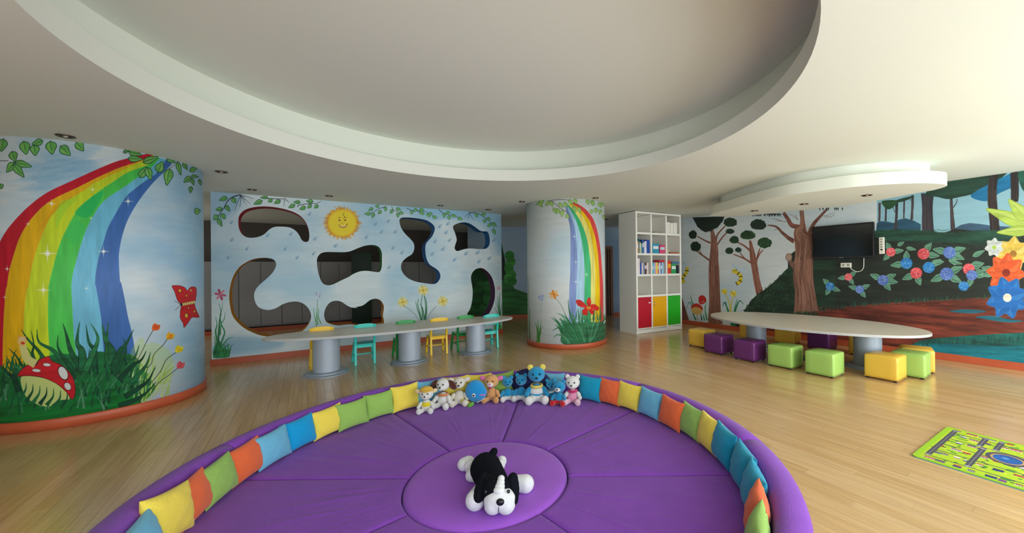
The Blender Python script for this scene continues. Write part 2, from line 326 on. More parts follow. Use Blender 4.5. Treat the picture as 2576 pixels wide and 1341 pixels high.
for i, c in enumerate(cols): C1.poly(sm[i] + sm[i+1][::-1], c, tex=.1, vert=True)
for pts, c, a in ((A([(830, 480), (600, 590), (440, 700), (300, 900), (380, 820), (520, 660), (700, 540)]), 'd89a10', .5), (A([(640, 700), (760, 600), (870, 540), (830, 640), (740, 760), (650, 740)]), '0fb86a', .55), (A([(500, 640), (620, 600), (680, 560), (560, 700), (470, 850)]), '9ade3a', .5), (A([(560, 900), (640, 780), (720, 860), (640, 1000)]), '35c468', .4)):
    C1.blob(pts, c, alpha=a)
for (x, y, r) in [(435, 645, 22), (780, 525, 16), (1080, 625, 22), (235, 815, 12), (400, 1065, 40), (873, 1048, 24), (60, 1195, 16), (768, 768, 10)]:
    x, y = A([(x, y)])[0]; r /= 2.2
    C1.ellipse((x, y), r*.35, r*.35, 'f4f8ee', alpha=.5)
    for t in range(8):
        q = r*(1.4 if t % 2 == 0 else .6); C1.stroke([(x, y), (x+q*math.cos(t*PI/4), y+q*math.sin(t*PI/4))], r*.22, 'f6faf0', .2, smooth=False, alpha=.85)
for (x, y, r) in [(365, 100, 34), (730, 85, 14), (40, 160, 12)]:
    x, y = B([(x, y)])[0]; r /= 2.2
    for t in range(8):
        q = r*(1.4 if t % 2 == 0 else .6); C1.stroke([(x, y), (x+q*math.cos(t*PI/4), y+q*math.sin(t*PI/4))], r*.2, 'f6faf0', .2, smooth=False, alpha=.85)
gl = dict(fill='6fb95c', line='1c4a3c', lw=1.5, fill2='93cf6c')
for a, b, w in (((30, 100), (10, 205), 24), ((200, 120), (222, 230), 27), ((360, 115), (268, 145), 16), ((290, 150), (297, 240), 24), ((425, 120), (440, 228), 28), ((510, 160), (592, 238), 24), ((645, 125), (705, 200), 22),
                ((100, 205), (128, 290), 22), ((125, 295), (268, 332), 17), ((120, 300), (55, 380), 20), ((115, 315), (203, 422), 19), ((0, 480), (15, 520), 14),
                ((1040, 212), (1090, 195), 8), ((1085, 205), (1195, 235), 16), ((1080, 265), (1205, 270), 16), ((1205, 295), (1335, 250), 17), ((1180, 425), (1235, 335), 18), ((1240, 340), (1275, 445), 18), ((1330, 380), (1370, 290), 22), ((1405, 262), (1480, 300), 12), ((1430, 350), (1405, 490), 23), ((1495, 290), (1525, 405), 12), ((1545, 300), (1580, 360), 10), ((1600, 370), (1665, 340), 12), ((1610, 420), (1550, 465), 14), ((1615, 410), (1675, 420), 8), ((1615, 430), (1635, 490), 9), ((1610, 500), (1605, 555), 10), ((1640, 715), (1690, 700), 16), ((1680, 440), (1695, 490), 8)):
    a, b = A([a, b]); C1.leaf(a, b, w, **gl)
C1.stroke(A([(0, 283), (70, 283)]), 1.5, '4a3a50', smooth=False); C1.stroke(A([(1430, 350), (1475, 315)]), 1.5, 'a86a80', smooth=False)
# grass mass
C1.blob(B([(-160, 780), (0, 745), (60, 790), (150, 830), (300, 700), (480, 640), (640, 650), (720, 700), (820, 620), (960, 640), (1100, 640), (1180, 700), (1230, 780), (1290, 880), (1310, 930), (1200, 1040), (900, 1130), (500, 1200), (0, 1230), (-200, 1230)]), '1c6f44', tex=.3, col2='0f7a34')
for pts in ([(1100, 640), (1190, 500), (1230, 560), (1290, 540), (1420, 600), (1460, 700), (1440, 850), (1300, 1000), (1180, 1060), (1180, 800)],): C1.blob(B(pts), 'b9dd6a', alpha=.35)
for k in range(40): x, y = B([(R_.uniform(1100, 1420), R_.uniform(780, 1040))])[0]; C1.blade(x, y, R_.uniform(25, 60), R_.uniform(5, 30), 4, R_.choice(['b7da74', 'a6d060', 'c9e68e']))
gr = ['1e6b45', '175a3c', '2a7d4e', '124a38', '206a3a']
bl = [((180, 430), (230, 510), (330, 620), (420, 760), 10), ((262, 440), (285, 560), (275, 640), (330, 780), 8), ((312, 430), (330, 540), (460, 620), (560, 780), 12), ((70, 590), (140, 660), (180, 730), (210, 760), 9), ((50, 650), (90, 720), (160, 760), (220, 800), 8), ((50, 680), (75, 760), (160, 800), (240, 850), 8), ((490, 480), (490, 590), (560, 700), (640, 800), 12), ((530, 380), (560, 480), (600, 620), (700, 800), 15),
      ((672, 365), (650, 540), (690, 620), (700, 780), 22), ((725, 390), (750, 540), (800, 620), (780, 760), 16), ((765, 380), (825, 500), (790, 620), (720, 780), 16), ((860, 380), (890, 520), (940, 620), (930, 760), 26), ((915, 365), (905, 450), (900, 560), (900, 700), 10), ((1128, 430), (1060, 560), (1010, 620), (960, 760), 18), ((1040, 500), (1060, 620), (1000, 760), (960, 820), 14), ((1175, 560), (1140, 660), (1080, 740), (1020, 820), 12), ((1235, 610), (1190, 690), (1110, 740), (1000, 860), 12), ((1270, 620), (1240, 720), (1180, 800), (1090, 900), 12), ((1310, 740), (1260, 850), (1180, 920), (1050, 1000), 12), ((1320, 870), (1240, 960), (1150, 1020), (1000, 1080), 12), ((0, 730), (60, 790), (120, 850), (160, 960), 14)]
for k in range(120):
    x = R_.uniform(-60, 1250); y = R_.uniform(800, 1100 if x < 900 else 1000)
    x, y = B([(x, y)])[0]; C1.blade(x, y+18, R_.uniform(20, 60), R_.uniform(-16, 22), R_.uniform(3, 7), R_.choice(gr + ['3a8d58', '5f9a7a']))
for k in range(22):
    x, y = B([(R_.uniform(600, 1150), R_.uniform(750, 960))])[0]; C1.stroke([(x, y), (x-10, y+22), (x-26, y+40)], 1.2, '8fb59c', .4, alpha=.6)
for k in range(60):
    x, y = B([(R_.uniform(-80, 1180), 0)])[0]; y = B([(0, np.interp(k, [0, 60], [760, 760])+R_.uniform(-60, 60))])[0][1]; C1.blade(x, y+22, R_.uniform(30, 62), R_.uniform(-20, 20), R_.uniform(6, 10), R_.choice(gr))
for p0, p1, p2, p3, w in bl: C1.stroke(B([p0, p1, p2, p3]), .6, '0e3a26', w*1.25); C1.stroke(B([p0, p1, p2, p3]), .3, R_.choice(gr), w*1.0, tex=.3)
# toadstool with a worm
C1.blob(B([(180, 830), (300, 830), (450, 870), (560, 960), (585, 1020), (500, 1030), (420, 1080), (330, 1070), (240, 1020), (190, 940)]), 'cfe08a')
for k in range(7):
    x0 = 200+k*58; C1.stroke(B([(x0+20, 880+k*12), (x0+15, 940+k*14), (x0-20, 1000+k*12), (x0-40, 1040+k*8)]), .5, gr[k % 5], 12)
C1.blob(B([(150, 830), (165, 790), (230, 735), (300, 735), (330, 690), (410, 660), (440, 700), (530, 740), (610, 830), (635, 930), (625, 1000), (600, 1018), (560, 960), (470, 885), (350, 835), (230, 822)]), 'cf2430', tex=.12)
C1.stroke(B([(150, 830), (165, 790), (230, 735), (300, 735), (330, 690), (410, 660), (440, 700), (530, 740), (610, 830), (635, 930), (625, 1000), (600, 1018), (560, 960), (470, 885), (350, 835), (230, 822), (150, 830)]), 1.3, '5a1420')
for c, rx, ry, ro in (((307, 778), 38, 14, .1), ((395, 730), 34, 14, .1), ((532, 800), 36, 62, -.45), ((570, 912), 26, 36, -.6)):
    x, y = B([c])[0]; C1.ellipse((x, y), rx/3.1, ry/3.1, '54141c', rot=ro); C1.ellipse((x, y), rx/3.5, ry/3.6, 'dfe4e6', rot=ro)
C1.stroke(B([(185, 560), (205, 620), (230, 680), (300, 725)]), 17, 'd9d68a', 22)
x, y = B([(185, 530)])[0]; C1.ellipse((x, y), 12, 13, 'e8c070'); C1.ellipse((x-3, y-5), 2.6, 3, 'f7f2e0'); C1.ellipse((x+4, y-4), 2.6, 3, 'f7f2e0'); C1.ellipse((x-2.6, y-5), 1, 1.2, '3a2a20'); C1.ellipse((x+4.3, y-4), 1, 1.2, '3a2a20'); C1.ellipse((x+2, y+5), 5, 3.4, 'd0402c'); C1.ellipse((x-8, y-10), 2.4, 2.4, 'e8a070'); C1.ellipse((x+8, y-10), 2.4, 2.4, 'e8a070')
# poppies on thin stems
for st, c in (([(1290, 440), (1250, 510), (1210, 590), (1160, 690)], 'e0602a'), ([(1410, 515), (1370, 570), (1300, 640), (1270, 730), (1190, 770)], 'edb428'), ([(1485, 625), (1400, 690), (1350, 790), (1260, 900)], 'e6d22c'), ([(1498, 760), (1420, 820), (1330, 890), (1270, 970)], 'e06070')):
    P = B(st); C1.stroke(P, 1.5, '34402e', 1.5); x, y = P[0]
    fx, fy = x+8, y-9
    C1.blob([(x-1, y), (x-1, fy-3), (fx-2, fy-9), (fx+3, fy-5), (fx+10, fy-5), (fx+9, fy+3), (fx+5, fy+8)], c, tex=.3); C1.blob([(x+2, y-3), (fx, fy-4), (fx+5, fy), (fx+2, fy+4)], 'c84020' if c != 'e6d22c' else 'c8b020', alpha=.35)
# red butterfly
bf = B([(1450, 65), (1510, 62), (1560, 80), (1580, 105), (1610, 75), (1655, 85), (1650, 180), (1640, 210), (1655, 270), (1678, 328), (1620, 330), (1590, 370), (1553, 415), (1545, 380), (1520, 330), (1525, 250), (1535, 225), (1500, 190), (1475, 120)])
C1.blob(bf, 'c8242c', tex=.1); C1.stroke(bf + [bf[0]], 1.2, '6a1820')
for c, rx, ry in (((1517, 105), 13, 17), ((1610, 103), 9, 11), ((1573, 148), 8, 10), ((1572, 315), 14, 24), ((1640, 280), 8, 12), ((1590, 250), 6, 8)):
    x, y = B([c])[0]; C1.ellipse((x, y), rx/3.3, ry/3.3, '6a2a18'); C1.ellipse((x, y), rx/4.4, ry/4.4, 'e6cc4a')
C1.stroke(B([(1535, 222), (1645, 200)]), 6.5, 'e2d484', smooth=False); x, y = B([(1530, 222)])[0]; C1.ellipse((x, y), 3, 4, '2a2024')
for t in range(5): C1.stroke(B([(1550+t*20, 205), (1556+t*20, 225)]), 1, '6a6020', smooth=False)
for e in ((1470, 190), (1478, 270)): C1.stroke(B([(1525, 222), e]), .9, '2a2024', smooth=False)

# ---- mural of the slim round pillar: rainbow, lilies, agave
C2 = Canvas(2*PI*PR2*270, ZC*270, cyl_map(PC2, PR2, A02, 270), 'd3dde0'); C2.clouds('bdd6e2', 'd9e0e1', sc=3, thr=.3)
A = K(1240, 470, 3.119)
bd = [A([(640, 120), (720, 170), (780, 240), (815, 330), (840, 460), (855, 620), (865, 800), (866, 1100)]), A([(620, 130), (700, 190), (760, 270), (795, 370), (818, 480), (833, 640), (838, 800), (840, 1100)]),
      A([(600, 135), (680, 200), (735, 290), (770, 400), (792, 520), (803, 660), (803, 830), (803, 1100)]), A([(590, 140), (650, 210), (700, 300), (735, 400), (757, 520), (768, 640), (768, 800), (768, 1100)]),
      A([(580, 140), (625, 210), (665, 300), (692, 400), (710, 520), (718, 640), (718, 800), (715, 1100)]), A([(575, 145), (605, 220), (640, 310), (655, 420), (662, 540), (662, 660), (655, 800), (650, 1100)]),
      A([(565, 150), (585, 230), (605, 320), (608, 420), (608, 540), (606, 680), (600, 800), (595, 1100)])]
sm = [spline(b, False, 5) for b in bd]
for i, c in enumerate(['e24a48', 'f0c814', 'e8e07a', '3cb878', 'a8d0ea', '7f95cc']): C2.poly(sm[i] + sm[i+1][::-1], c, tex=.14, vert=True)
gl = dict(fill='b7dd78', line='5a9050', lw=1, fill2='d3ec96')
C2.stroke(A([(430, 110), (520, 100), (600, 105)]), 1.3, '6a4a50'); C2.stroke(A([(460, 110), (520, 160), (580, 200)]), 1.3, '6a4a50')
for a, b in (((400, 110), (335, 140)), ((360, 120), (390, 160)), ((440, 110), (415, 150)), ((450, 115), (470, 155)), ((475, 165), (500, 215)), ((500, 170), (525, 210)), ((545, 185), (540, 235)), ((515, 130), (555, 160)), ((560, 120), (585, 160)), ((600, 100), (620, 140)), ((640, 95), (655, 135)), ((570, 220), (600, 245)), ((630, 150), (650, 200)), ((670, 160), (685, 205)), ((740, 100), (750, 140)), ((775, 105), (790, 150)), ((770, 120), (800, 135)), ((830, 125), (850, 165)), ((845, 130), (870, 150)), ((775, 180), (770, 210)), ((810, 165), (805, 205)), ((845, 180), (835, 215)), ((868, 220), (872, 255))):
    a, b = A([a, b]); C2.leaf(a, b, 9, **gl)
for x, y in A([(640, 390), (735, 690), (650, 745), (650, 590)]):
    for t in range(8): C2.stroke([(x, y), (x+(7 if t % 2 == 0 else 3)*math.cos(t*PI/4), y+(7 if t % 2 == 0 else 3)*math.sin(t*PI/4))], .9, 'f4faf4', .2, smooth=False, alpha=.8)
# agave
for k in range(70):
    t = k/69; x, y = A([(560+330*t+R_.uniform(-8, 8), 1225)])[0]; C2.blade(x, y, R_.uniform(45, 68), (t-.45)*60+R_.uniform(-10, 10), R_.uniform(7, 11), R_.choice(['2f7a50', '3f8f66', '257048', '4a9a72', '3a7d58']))
C2.blob(A([(560, 1236), (530, 1200), (560, 1130), (640, 1080), (750, 1060), (850, 1075), (900, 1110), (900, 1200), (860, 1225), (760, 1232), (650, 1238)]), '3a7d58', tex=.3)
for p, w in (([(470, 1185), (510, 1160), (560, 1180), (600, 1230)], 14), ([(465, 1130), (520, 1105), (590, 1130), (650, 1200)], 14), ([(500, 990), (560, 1020), (620, 1090), (670, 1210)], 16), ([(515, 1040), (570, 1060), (620, 1120), (670, 1215)], 14), ([(590, 880), (600, 980), (640, 1080), (690, 1220)], 12), ([(560, 990), (600, 1060), (650, 1130), (690, 1220)], 16), ([(670, 960), (680, 1050), (700, 1150), (720, 1225)], 16), ([(620, 990), (650, 1060), (690, 1130), (720, 1220)], 16), ([(740, 960), (740, 1050), (740, 1150), (745, 1225)], 14), ([(800, 950), (790, 1050), (770, 1150), (755, 1225)], 16), ([(850, 960), (830, 1060), (800, 1150), (770, 1225)], 16), ([(880, 990), (860, 1080), (820, 1160), (780, 1225)], 16), ([(895, 1060), (880, 1120), (840, 1180), (790, 1228)], 14), ([(700, 990), (730, 1060), (750, 1150), (750, 1225)], 12)):
    C2.stroke(A(p), .6, R_.choice(['2f7a50', '3f8f66', '257048', '4a9a72', '2a8a5e']), w*.55, tex=.3); C2.stroke(A([(x+4, y) for x, y in p]), .3, '8fc0a0', 1.4, alpha=.6)
for k in range(26): x, y = A([(R_.uniform(610, 880), 1020)])[0]; C2.blade(x, y+8, R_.uniform(14, 40), R_.uniform(-4, 5), 2.4, R_.choice(['3f8a58', '2f7a48', '5aa070']))
# red lily
for p in ([(745, 945), (690, 890), (652, 892), (665, 930), (700, 945)], [(745, 945), (705, 965), (705, 1000), (740, 1005)], [(750, 940), (790, 920), (830, 945), (825, 970), (790, 965)], [(750, 950), (790, 970), (790, 1000), (765, 995)], [(745, 935), (735, 900), (755, 865), (770, 895), (765, 930)]):
    C2.blob(A(p), 'd8302c' if p[1][1] > 885 or p[0][0] != 745 else 'a83a50', tex=.2)
x, y = A([(752, 948)])[0]; C2.ellipse((x, y), 5, 4, 'f0a030'); C2.stroke([(x, y), (x-3, y-14)], 1, '5a2020', smooth=False); C2.stroke([(x, y), (x+5, y-12)], 1, '5a2020', smooth=False)
daisy(C2, A([(478, 845)])[0], 12, 0, ['f0a850', 'e89038', 'f6c070'], 'd07828', 6, 7); C2.stroke(A([(495, 875), (535, 930), (570, 1005)]), 1.2, '7a9a80')
daisy(C2, A([(378, 870)])[0], 9, 0, ['b8c8e8', '9fb4dc'], 'd8e0f0', 6, 5); C2.stroke(A([(380, 905), (375, 980)]), 1, 'a8b8c8', smooth=False)
for p in ([(330, 1060), (345, 1110), (355, 1210)], [(352, 1040), (355, 1100), (357, 1210)], [(380, 1040), (370, 1110), (358, 1210)], [(395, 1090), (375, 1120), (358, 1215)], [(385, 1130), (370, 1160), (358, 1218)]): C2.stroke(A(p), .4, '4aa04a', 4)
for k in range(10): x, y = A([(R_.uniform(345, 372), 1220)])[0]; C2.blade(x, y, R_.uniform(8, 20), R_.uniform(-4, 4), 3, '55b04c')
C2.stroke(A([(278, 700), (280, 900), (285, 1190)]), 1, '7ab080'); C2.stroke(A([(290, 960), (288, 1080), (290, 1195)]), 1, '5a9a68', 3)

# ---- forest mural of the right-hand wall
RS0 = hit_s(1640, U2, DR, -U1); RS1 = 1.7
CR = Canvas((RS1-RS0)*230, ZC*230, plane_map(U2, DR, -U1, RS0, 230), 'c0cdd4'); CR.clouds('b6cbd8', 'd6dee0', sc=3, thr=.35)
A = K(1700, 500, 3.725); B = K(2000, 400, 3.352); C = K(1700, 700, 4.47); D = K(2100, 700, 4.47)
bark = ['8a5a48', '6e4438', '9c6c58', 'a87a66', '5a3830', 'b58c78']
def trunk(cv, L, Rr, col, n=40, cols=bark, w=1.6):
    Ls, Rs = spline(L, False, 6), spline(Rr, False, 6); cv.poly(Ls + Rs[::-1], col, tex=.25, vert=True)
    m = min(len(Ls), len(Rs))
    for k in range(n):
        f = R_.random(); i0 = R_.randrange(0, max(1, m-6)); i1 = min(m-1, i0+R_.randrange(5, 14))
        P = [((1-f)*Ls[i][0]+f*Rs[i][0]+R_.uniform(-.8, .8), (1-f)*Ls[i][1]+f*Rs[i][1]) for i in range(i0, i1+1, 2)]
        if len(P) > 1: cv.stroke(P, w*.4, R_.choice(cols), w, alpha=.75)
def tuft(cv, c, rx, ry, col, hi, n=60, fl=.5):
    pts = []
    for k in range(26):
        t = k/26*2*PI; q = 1+R_.uniform(-.07, .07); pts.append((c[0]+rx*q*math.cos(t), c[1]+(ry if math.sin(t) < 0 else ry*fl)*q*math.sin(t)))
    cv.blob(pts, col, tex=.2)
    for k in range(n):
        t = R_.uniform(0, 2*PI); r = R_.random()**.5; x = c[0]+rx*r*math.cos(t)*.95; y = c[1]+(ry if math.sin(t) < 0 else ry*fl)*r*math.sin(t)*.95
        cv.stroke([(x, y), (x+(x-c[0])*.12, y+R_.uniform(-4, 4))], 2, R_.choice([col, hi, hi]), .4, smooth=False, alpha=.8)
# far left wedge of trunk behind the shelf and the two slim trees
CR.poly(A([(55, 920), (85, 1010), (125, 1140), (55, 1140), (-60, 1140), (-60, 900)]), '6e4438', tex=.3)
for p, w0, w1 in (([(375, 420), (385, 350), (420, 300), (465, 255)], 5, 3), ([(390, 430), (430, 370), (480, 315)], 4, 3), ([(325, 415), (270, 390), (200, 352)], 5, 2.4), ([(320, 580), (270, 545), (220, 510), (190, 485)], 5, 2.4), ([(250, 530), (225, 490), (222, 475)], 2.6, 2)): CR.stroke(A(p), w0, '84584a', w1)
trunk(CR, A([(325, 290), (328, 400), (322, 520), (308, 640), (310, 800), (312, 950), (303, 1150), (303, 1175)]), A([(352, 290), (380, 380), (395, 470), (400, 600), (410, 750), (415, 900), (425, 1060), (440, 1175)]), '86594a', 70)
top = A([(155, 175), (460, 165), (430, 215), (400, 260), (350, 290), (280, 315), (240, 295), (200, 260), (180, 215)])
CR.poly(top, '1c2a24', tex=.2)
for k in range(60):
    t = R_.random(); x = 155+300*t; y = 180+120*math.sin(PI*t)*.95; a, b, c = A([(x-5, y-18), (x+5, y-18), (x+R_.uniform(-4, 4), y+R_.uniform(8, 30))]); CR.poly([a, b, c], '1c2a24')
tuft(CR, A([(512, 225)])[0], 17, 13, '22382a', '3c5c40', 60, .8); tuft(CR, A([(508, 308)])[0], 11, 7, '22382a', '34543a', 40, .8); tuft(CR, A([(160, 338)])[0], 10, 11, '1c3026', '2c4a34', 40, .9); tuft(CR, A([(185, 450)])[0], 13, 13, '1c3026', '2c4a34', 50, .9)
for p, w0, w1 in (([(700, 490), (640, 440), (580, 410)], 5, 3), ([(705, 600), (640, 560), (540, 520)], 5, 2.4), ([(650, 565), (620, 530), (600, 500)], 3, 2), ([(755, 590), (770, 520), (790, 465)], 5, 2.4), ([(765, 560), (790, 510), (820, 480)], 3.5, 2.4)): CR.stroke(A(p), w0, '8e5444', w1)
trunk(CR, A([(688, 390), (690, 460), (698, 560), (715, 680), (735, 800), (755, 900)]), A([(705, 390), (730, 470), (755, 570), (775, 680), (795, 790), (825, 890)]), '8c4e3e', 50)
tuft(CR, A([(675, 350)])[0], 19, 14, '23422a', '3f6c3c', 90, .6); tuft(CR, A([(548, 390)])[0], 12, 11, '1f3c28', '3a6038', 50, .7); tuft(CR, A([(832, 415)])[0], 18, 14, '24472a', '457440', 90, .9); tuft(CR, A([(502, 490)])[0], 10, 9, '1d3826', '34563a', 40, .8); tuft(CR, A([(585, 482)])[0], 8, 7, '1d3830', '2c5044', 40, .7)
# dark wood and slope behind the big tree, path, pond
sky2 = B([(690, 370), (690, 620), (2000, 620), (2000, -40), (690, -40)]); CR.poly(sky2, '8fbdce', tex=.05)
CR.poly(B([(690, 540), (720, 525), (780, 528), (830, 540), (880, 510), (930, 500), (1000, 520), (1060, 550), (1060, 640), (680, 640)]), '274f68', tex=.2)
CR.poly(B([(1340, 590), (1400, 555), (1470, 540), (1560, 548), (1640, 560), (1931, 580), (2000, 640), (1340, 640)]), '3c5a76', tex=.2)
for L, Rr in (([(705, 370), (703, 530)], [(722, 370), (715, 530)]), ([(760, 400), (757, 525)], [(773, 400), (768, 525)]), ([(845, 360), (845, 470), (835, 590)], [(870, 345), (866, 470), (858, 590)]), ([(915, 330), (912, 500)], [(927, 330), (922, 500)]), ([(980, 305), (980, 420), (972, 515)], [(1003, 305), (998, 420), (992, 515)]), ([(1305, 330), (1308, 450), (1312, 600)], [(1328, 330), (1335, 450), (1352, 600)]), ([(1062, 290), (1072, 420), (1070, 620)], [(1172, 290), (1160, 420), (1172, 620)])):
    trunk(CR, B(L), B(Rr), '33303a', 14, ['2a2830', '4a4148', '5a4a4c'], 1.6)
CR.stroke(B([(1335, 410), (1360, 370), (1368, 335)]), 2.4, '33303a', 1.4); CR.stroke(B([(845, 450), (830, 420), (828, 400)]), 1.6, '33303a', 1); CR.stroke(B([(975, 350), (960, 325)]), 1.6, '33303a', 1)
CR.blob(B([(1100, 300), (1180, 210), (1290, 170), (1500, 120), (1660, 60), (1931, -40), (1700, 200), (1620, 250), (1480, 300), (1390, 320), (1290, 338), (1200, 320)]), '1f4236', tex=.3)
CR.blob(B([(1480, 310), (1600, 230), (1700, 180), (1830, 120), (1900, 130), (1840, 230), (1720, 290), (1660, 340), (1580, 355)]), '1873a6', tex=.25)
CR.blob(B([(735, 355), (860, 350), (840, 395), (790, 425), (750, 400)]), '2a5434', tex=.3); CR.blob(B([(860, 345), (1000, 310), (960, 340), (880, 365)]), '24483a', tex=.3)
trunk(CR, B([(1635, 150), (1625, 260), (1630, 400), (1650, 640)]), B([(1715, 120), (1700, 260), (1705, 380), (1730, 640)]), '2c2528', 30, ['3a2f30', '201c20', '4a3a38'], 2.4)
trunk(CR, B([(1815, 120), (1820, 260), (1820, 360)]), B([(1880, 100), (1885, 240), (1880, 360)]), '2c2528', 16, ['3a2f30', '201c20'], 2.4)
CR.blob(B([(1880, 120), (1960, 60), (2000, 300), (1920, 260)]), '1f5a4a', tex=.3)
mass = B([(680, 620), (760, 600), (850, 590), (950, 600), (1060, 610), (1170, 605), (1200, 630), (1280, 615), (1350, 590), (1450, 600), (1600, 620), (2100, 640), (2100, 1200), (1931, 1150), (1600, 1180), (1100, 1230), (500, 1270), (150, 1300), (-60, 1330), (-60, 820), (100, 700), (160, 640)])
CR.poly(mass, '232b26', tex=.25)
CR.blob(B([(690, 600), (1000, 600), (1300, 620), (1640, 600), (1931, 640), (1640, 720), (1200, 700), (800, 690), (680, 660)]), '1f4a3a', alpha=.8, tex=.5)
CR.poly(A([(640, 1060), (700, 960), (760, 900), (850, 840), (930, 770), (1000, 700), (1060, 640), (1120, 640), (1300, 540), (1500, 540), (1500, 1130), (640, 1130)]), '1f3528', tex=.4)
for k in range(330):
    x, y = R_.uniform(640, 1140), 0; e = np.interp(x, [640, 700, 760, 850, 930, 1000, 1060, 1140], [1060, 960, 900, 840, 770, 700, 640, 630]); y = R_.uniform(e-8, min(e+300, 1080)); x, y = A([(x, y)])[0]
    CR.stroke([(x, y), (x+R_.uniform(-5, 5), y-R_.uniform(2, 7))], 2.6, R_.choice(['27442e', '2f5436', '1a2c22', '3a6040', '16241e']), .8, smooth=False, alpha=.9)
for k in range(260):
    x, y = B([(R_.uniform(690, 1900), R_.uniform(600, 760))])[0]; CR.stroke([(x-8, y+R_.uniform(-2, 2)), (x, y-2), (x+R_.uniform(4, 14), y)], 1, R_.choice(['2c6a4c', '1a4034', '245a48', '183430']), 1.6, alpha=.5)
CR.poly(A([(560, 1110), (1500, 1080), (1500, 1300), (1000, 1290), (520, 1200)]), '20281f', tex=.3)
CR.poly(B([(-40, 1310), (200, 1270), (500, 1235), (800, 1212), (1100, 1195), (1600, 1165), (2100, 1140), (2100, 1500), (2100, 1800), (-60, 1800), (-300, 1600), (-300, 1345)]), '6e3226', tex=.5)
for k in range(330):
    x = R_.uniform(-100, 2000); y = R_.uniform(1200 + max(0, (700-x)*.09), 1720); x, y = B([(x, y)])[0]; L = R_.uniform(10, 50)
    CR.stroke([(x, y), (x+L/2, y+R_.uniform(-3, 1)), (x+L, y+R_.uniform(-4, 2))], .6, R_.choice(['8f3e2a', '4a2220', '7a3a30', 'a04a34', '5a2a28', '3a1c1e']), R_.uniform(1.5, 4), alpha=.5)
for k in range(240):
    x = R_.uniform(150, 1900); y = np.interp(x, [150, 500, 1100, 1900], [1290, 1240, 1195, 1160]); x, y = B([(x, y)])[0]; CR.blade(x, y+2, R_.uniform(5, 15), R_.uniform(-3, 4), 1.6, R_.choice(['2e5a48', '24443a', '3c6a54', '183028']))
for pts in ([(1290, 370), (1450, 350), (1640, 360), (1700, 378), (1560, 395), (1400, 388)], [(1580, 435), (1780, 425), (1950, 460), (2120, 480), (1980, 498), (1800, 480)]): CR.blob(D(pts), '1d6a80', tex=.4)
CR.poly(D([(860, 750), (950, 705), (1080, 680), (1300, 662), (1600, 640), (2128, 610), (2500, 600), (2500, 1100), (1100, 1100), (900, 900)]), '135a56', tex=.5)
CR.poly(D([(860, 750), (1000, 735), (1300, 735), (1700, 760), (2128, 765), (2500, 760), (2500, 1100), (700, 1000)]), '087384', tex=.35)
for k in range(160):
    x = R_.uniform(880, 2400); y = np.interp(x, [880, 1080, 1600, 2400], [755, 700, 680, 650]); x, y = D([(x, y+R_.uniform(0, 60))])[0]; CR.blade(x, y+2, R_.uniform(5, 16), R_.uniform(-4, 4), 1.8, R_.choice(['1a5046', '2a6a58', '103c3a']))
for k in range(60):
    x, y = D([(R_.uniform(1000, 2300), R_.uniform(780, 920))])[0]; CR.stroke([(x, y), (x+20, y-1), (x+R_.uniform(30, 70), y+1)], .6, R_.choice(['1a94a0', '0a6070', '2aa4a8']), 2, alpha=.4)
# big tree
for p, w0, w1 in (([(1110, 400), (1060, 370), (1000, 320), (940, 262), (860, 248)], 12, 2.5), ([(1180, 270), (1090, 250), (1050, 190), (1010, 130)], 13, 8), ([(1250, 330), (1290, 240), (1350, 170), (1420, 95)], 11, 5)): CR.stroke(A(p), w0, '7c5044', w1, tex=.3)
for p in ([(1035, 215), (980, 210), (930, 205)], [(990, 208), (940, 190), (890, 185)], [(950, 285), (920, 295)], [(1150, 200), (1110, 170), (1060, 140)], [(1140, 190), (1120, 150)], [(1380, 165), (1440, 150), (1490, 130)], [(1400, 170), (1450, 170), (1490, 150)]): CR.stroke(A(p), 1.2, '6a5048', .6)
trunk(CR, A([(1158, 110), (1165, 240), (1110, 300), (1115, 420), (1120, 520), (1105, 620), (1100, 740), (1120, 880), (1110, 1080)]), A([(1198, 110), (1215, 250), (1240, 320), (1300, 330), (1298, 450), (1285, 600), (1290, 760), (1310, 900), (1335, 1050)]), '8a6354', 150, w=2)
CR.stroke(A([(1110, 640), (1080, 600), (1065, 560)]), 12, '7c5a4c', 9); x, y = A([(1060, 548)])[0]; CR.ellipse((x, y), 8.6, 10, '8a6a58'); CR.ellipse((x, y), 7, 8.4, 'b4988a')
tuft(CR, A([(772, 245)])[0], 20, 14, '1b2e26', '2c4838', 90, .9)
for k in range(50): x = R_.uniform(715, 990); a, b, c = A([(x-6, 140), (x+6, 140), (x, 150+R_.uniform(6, 24))]); CR.poly([a, b, c], '1c2a26')
for x0 in (1350, 1380, 1415, 1430, 1490, 1505, 1520, 1560): x = x0; a, b, c = A([(x-7, 85), (x+7, 85), (x, 115)]); CR.poly([a, b, c], '1c2a26')
for k in range(60): x, y = A([(R_.uniform(1105, 1335), 1085)])[0]; CR.blade(x, y+2, R_.uniform(4, 12), R_.uniform(-3, 3), 2.4, R_.choice(['24452e', '345a36', '1c3626']))
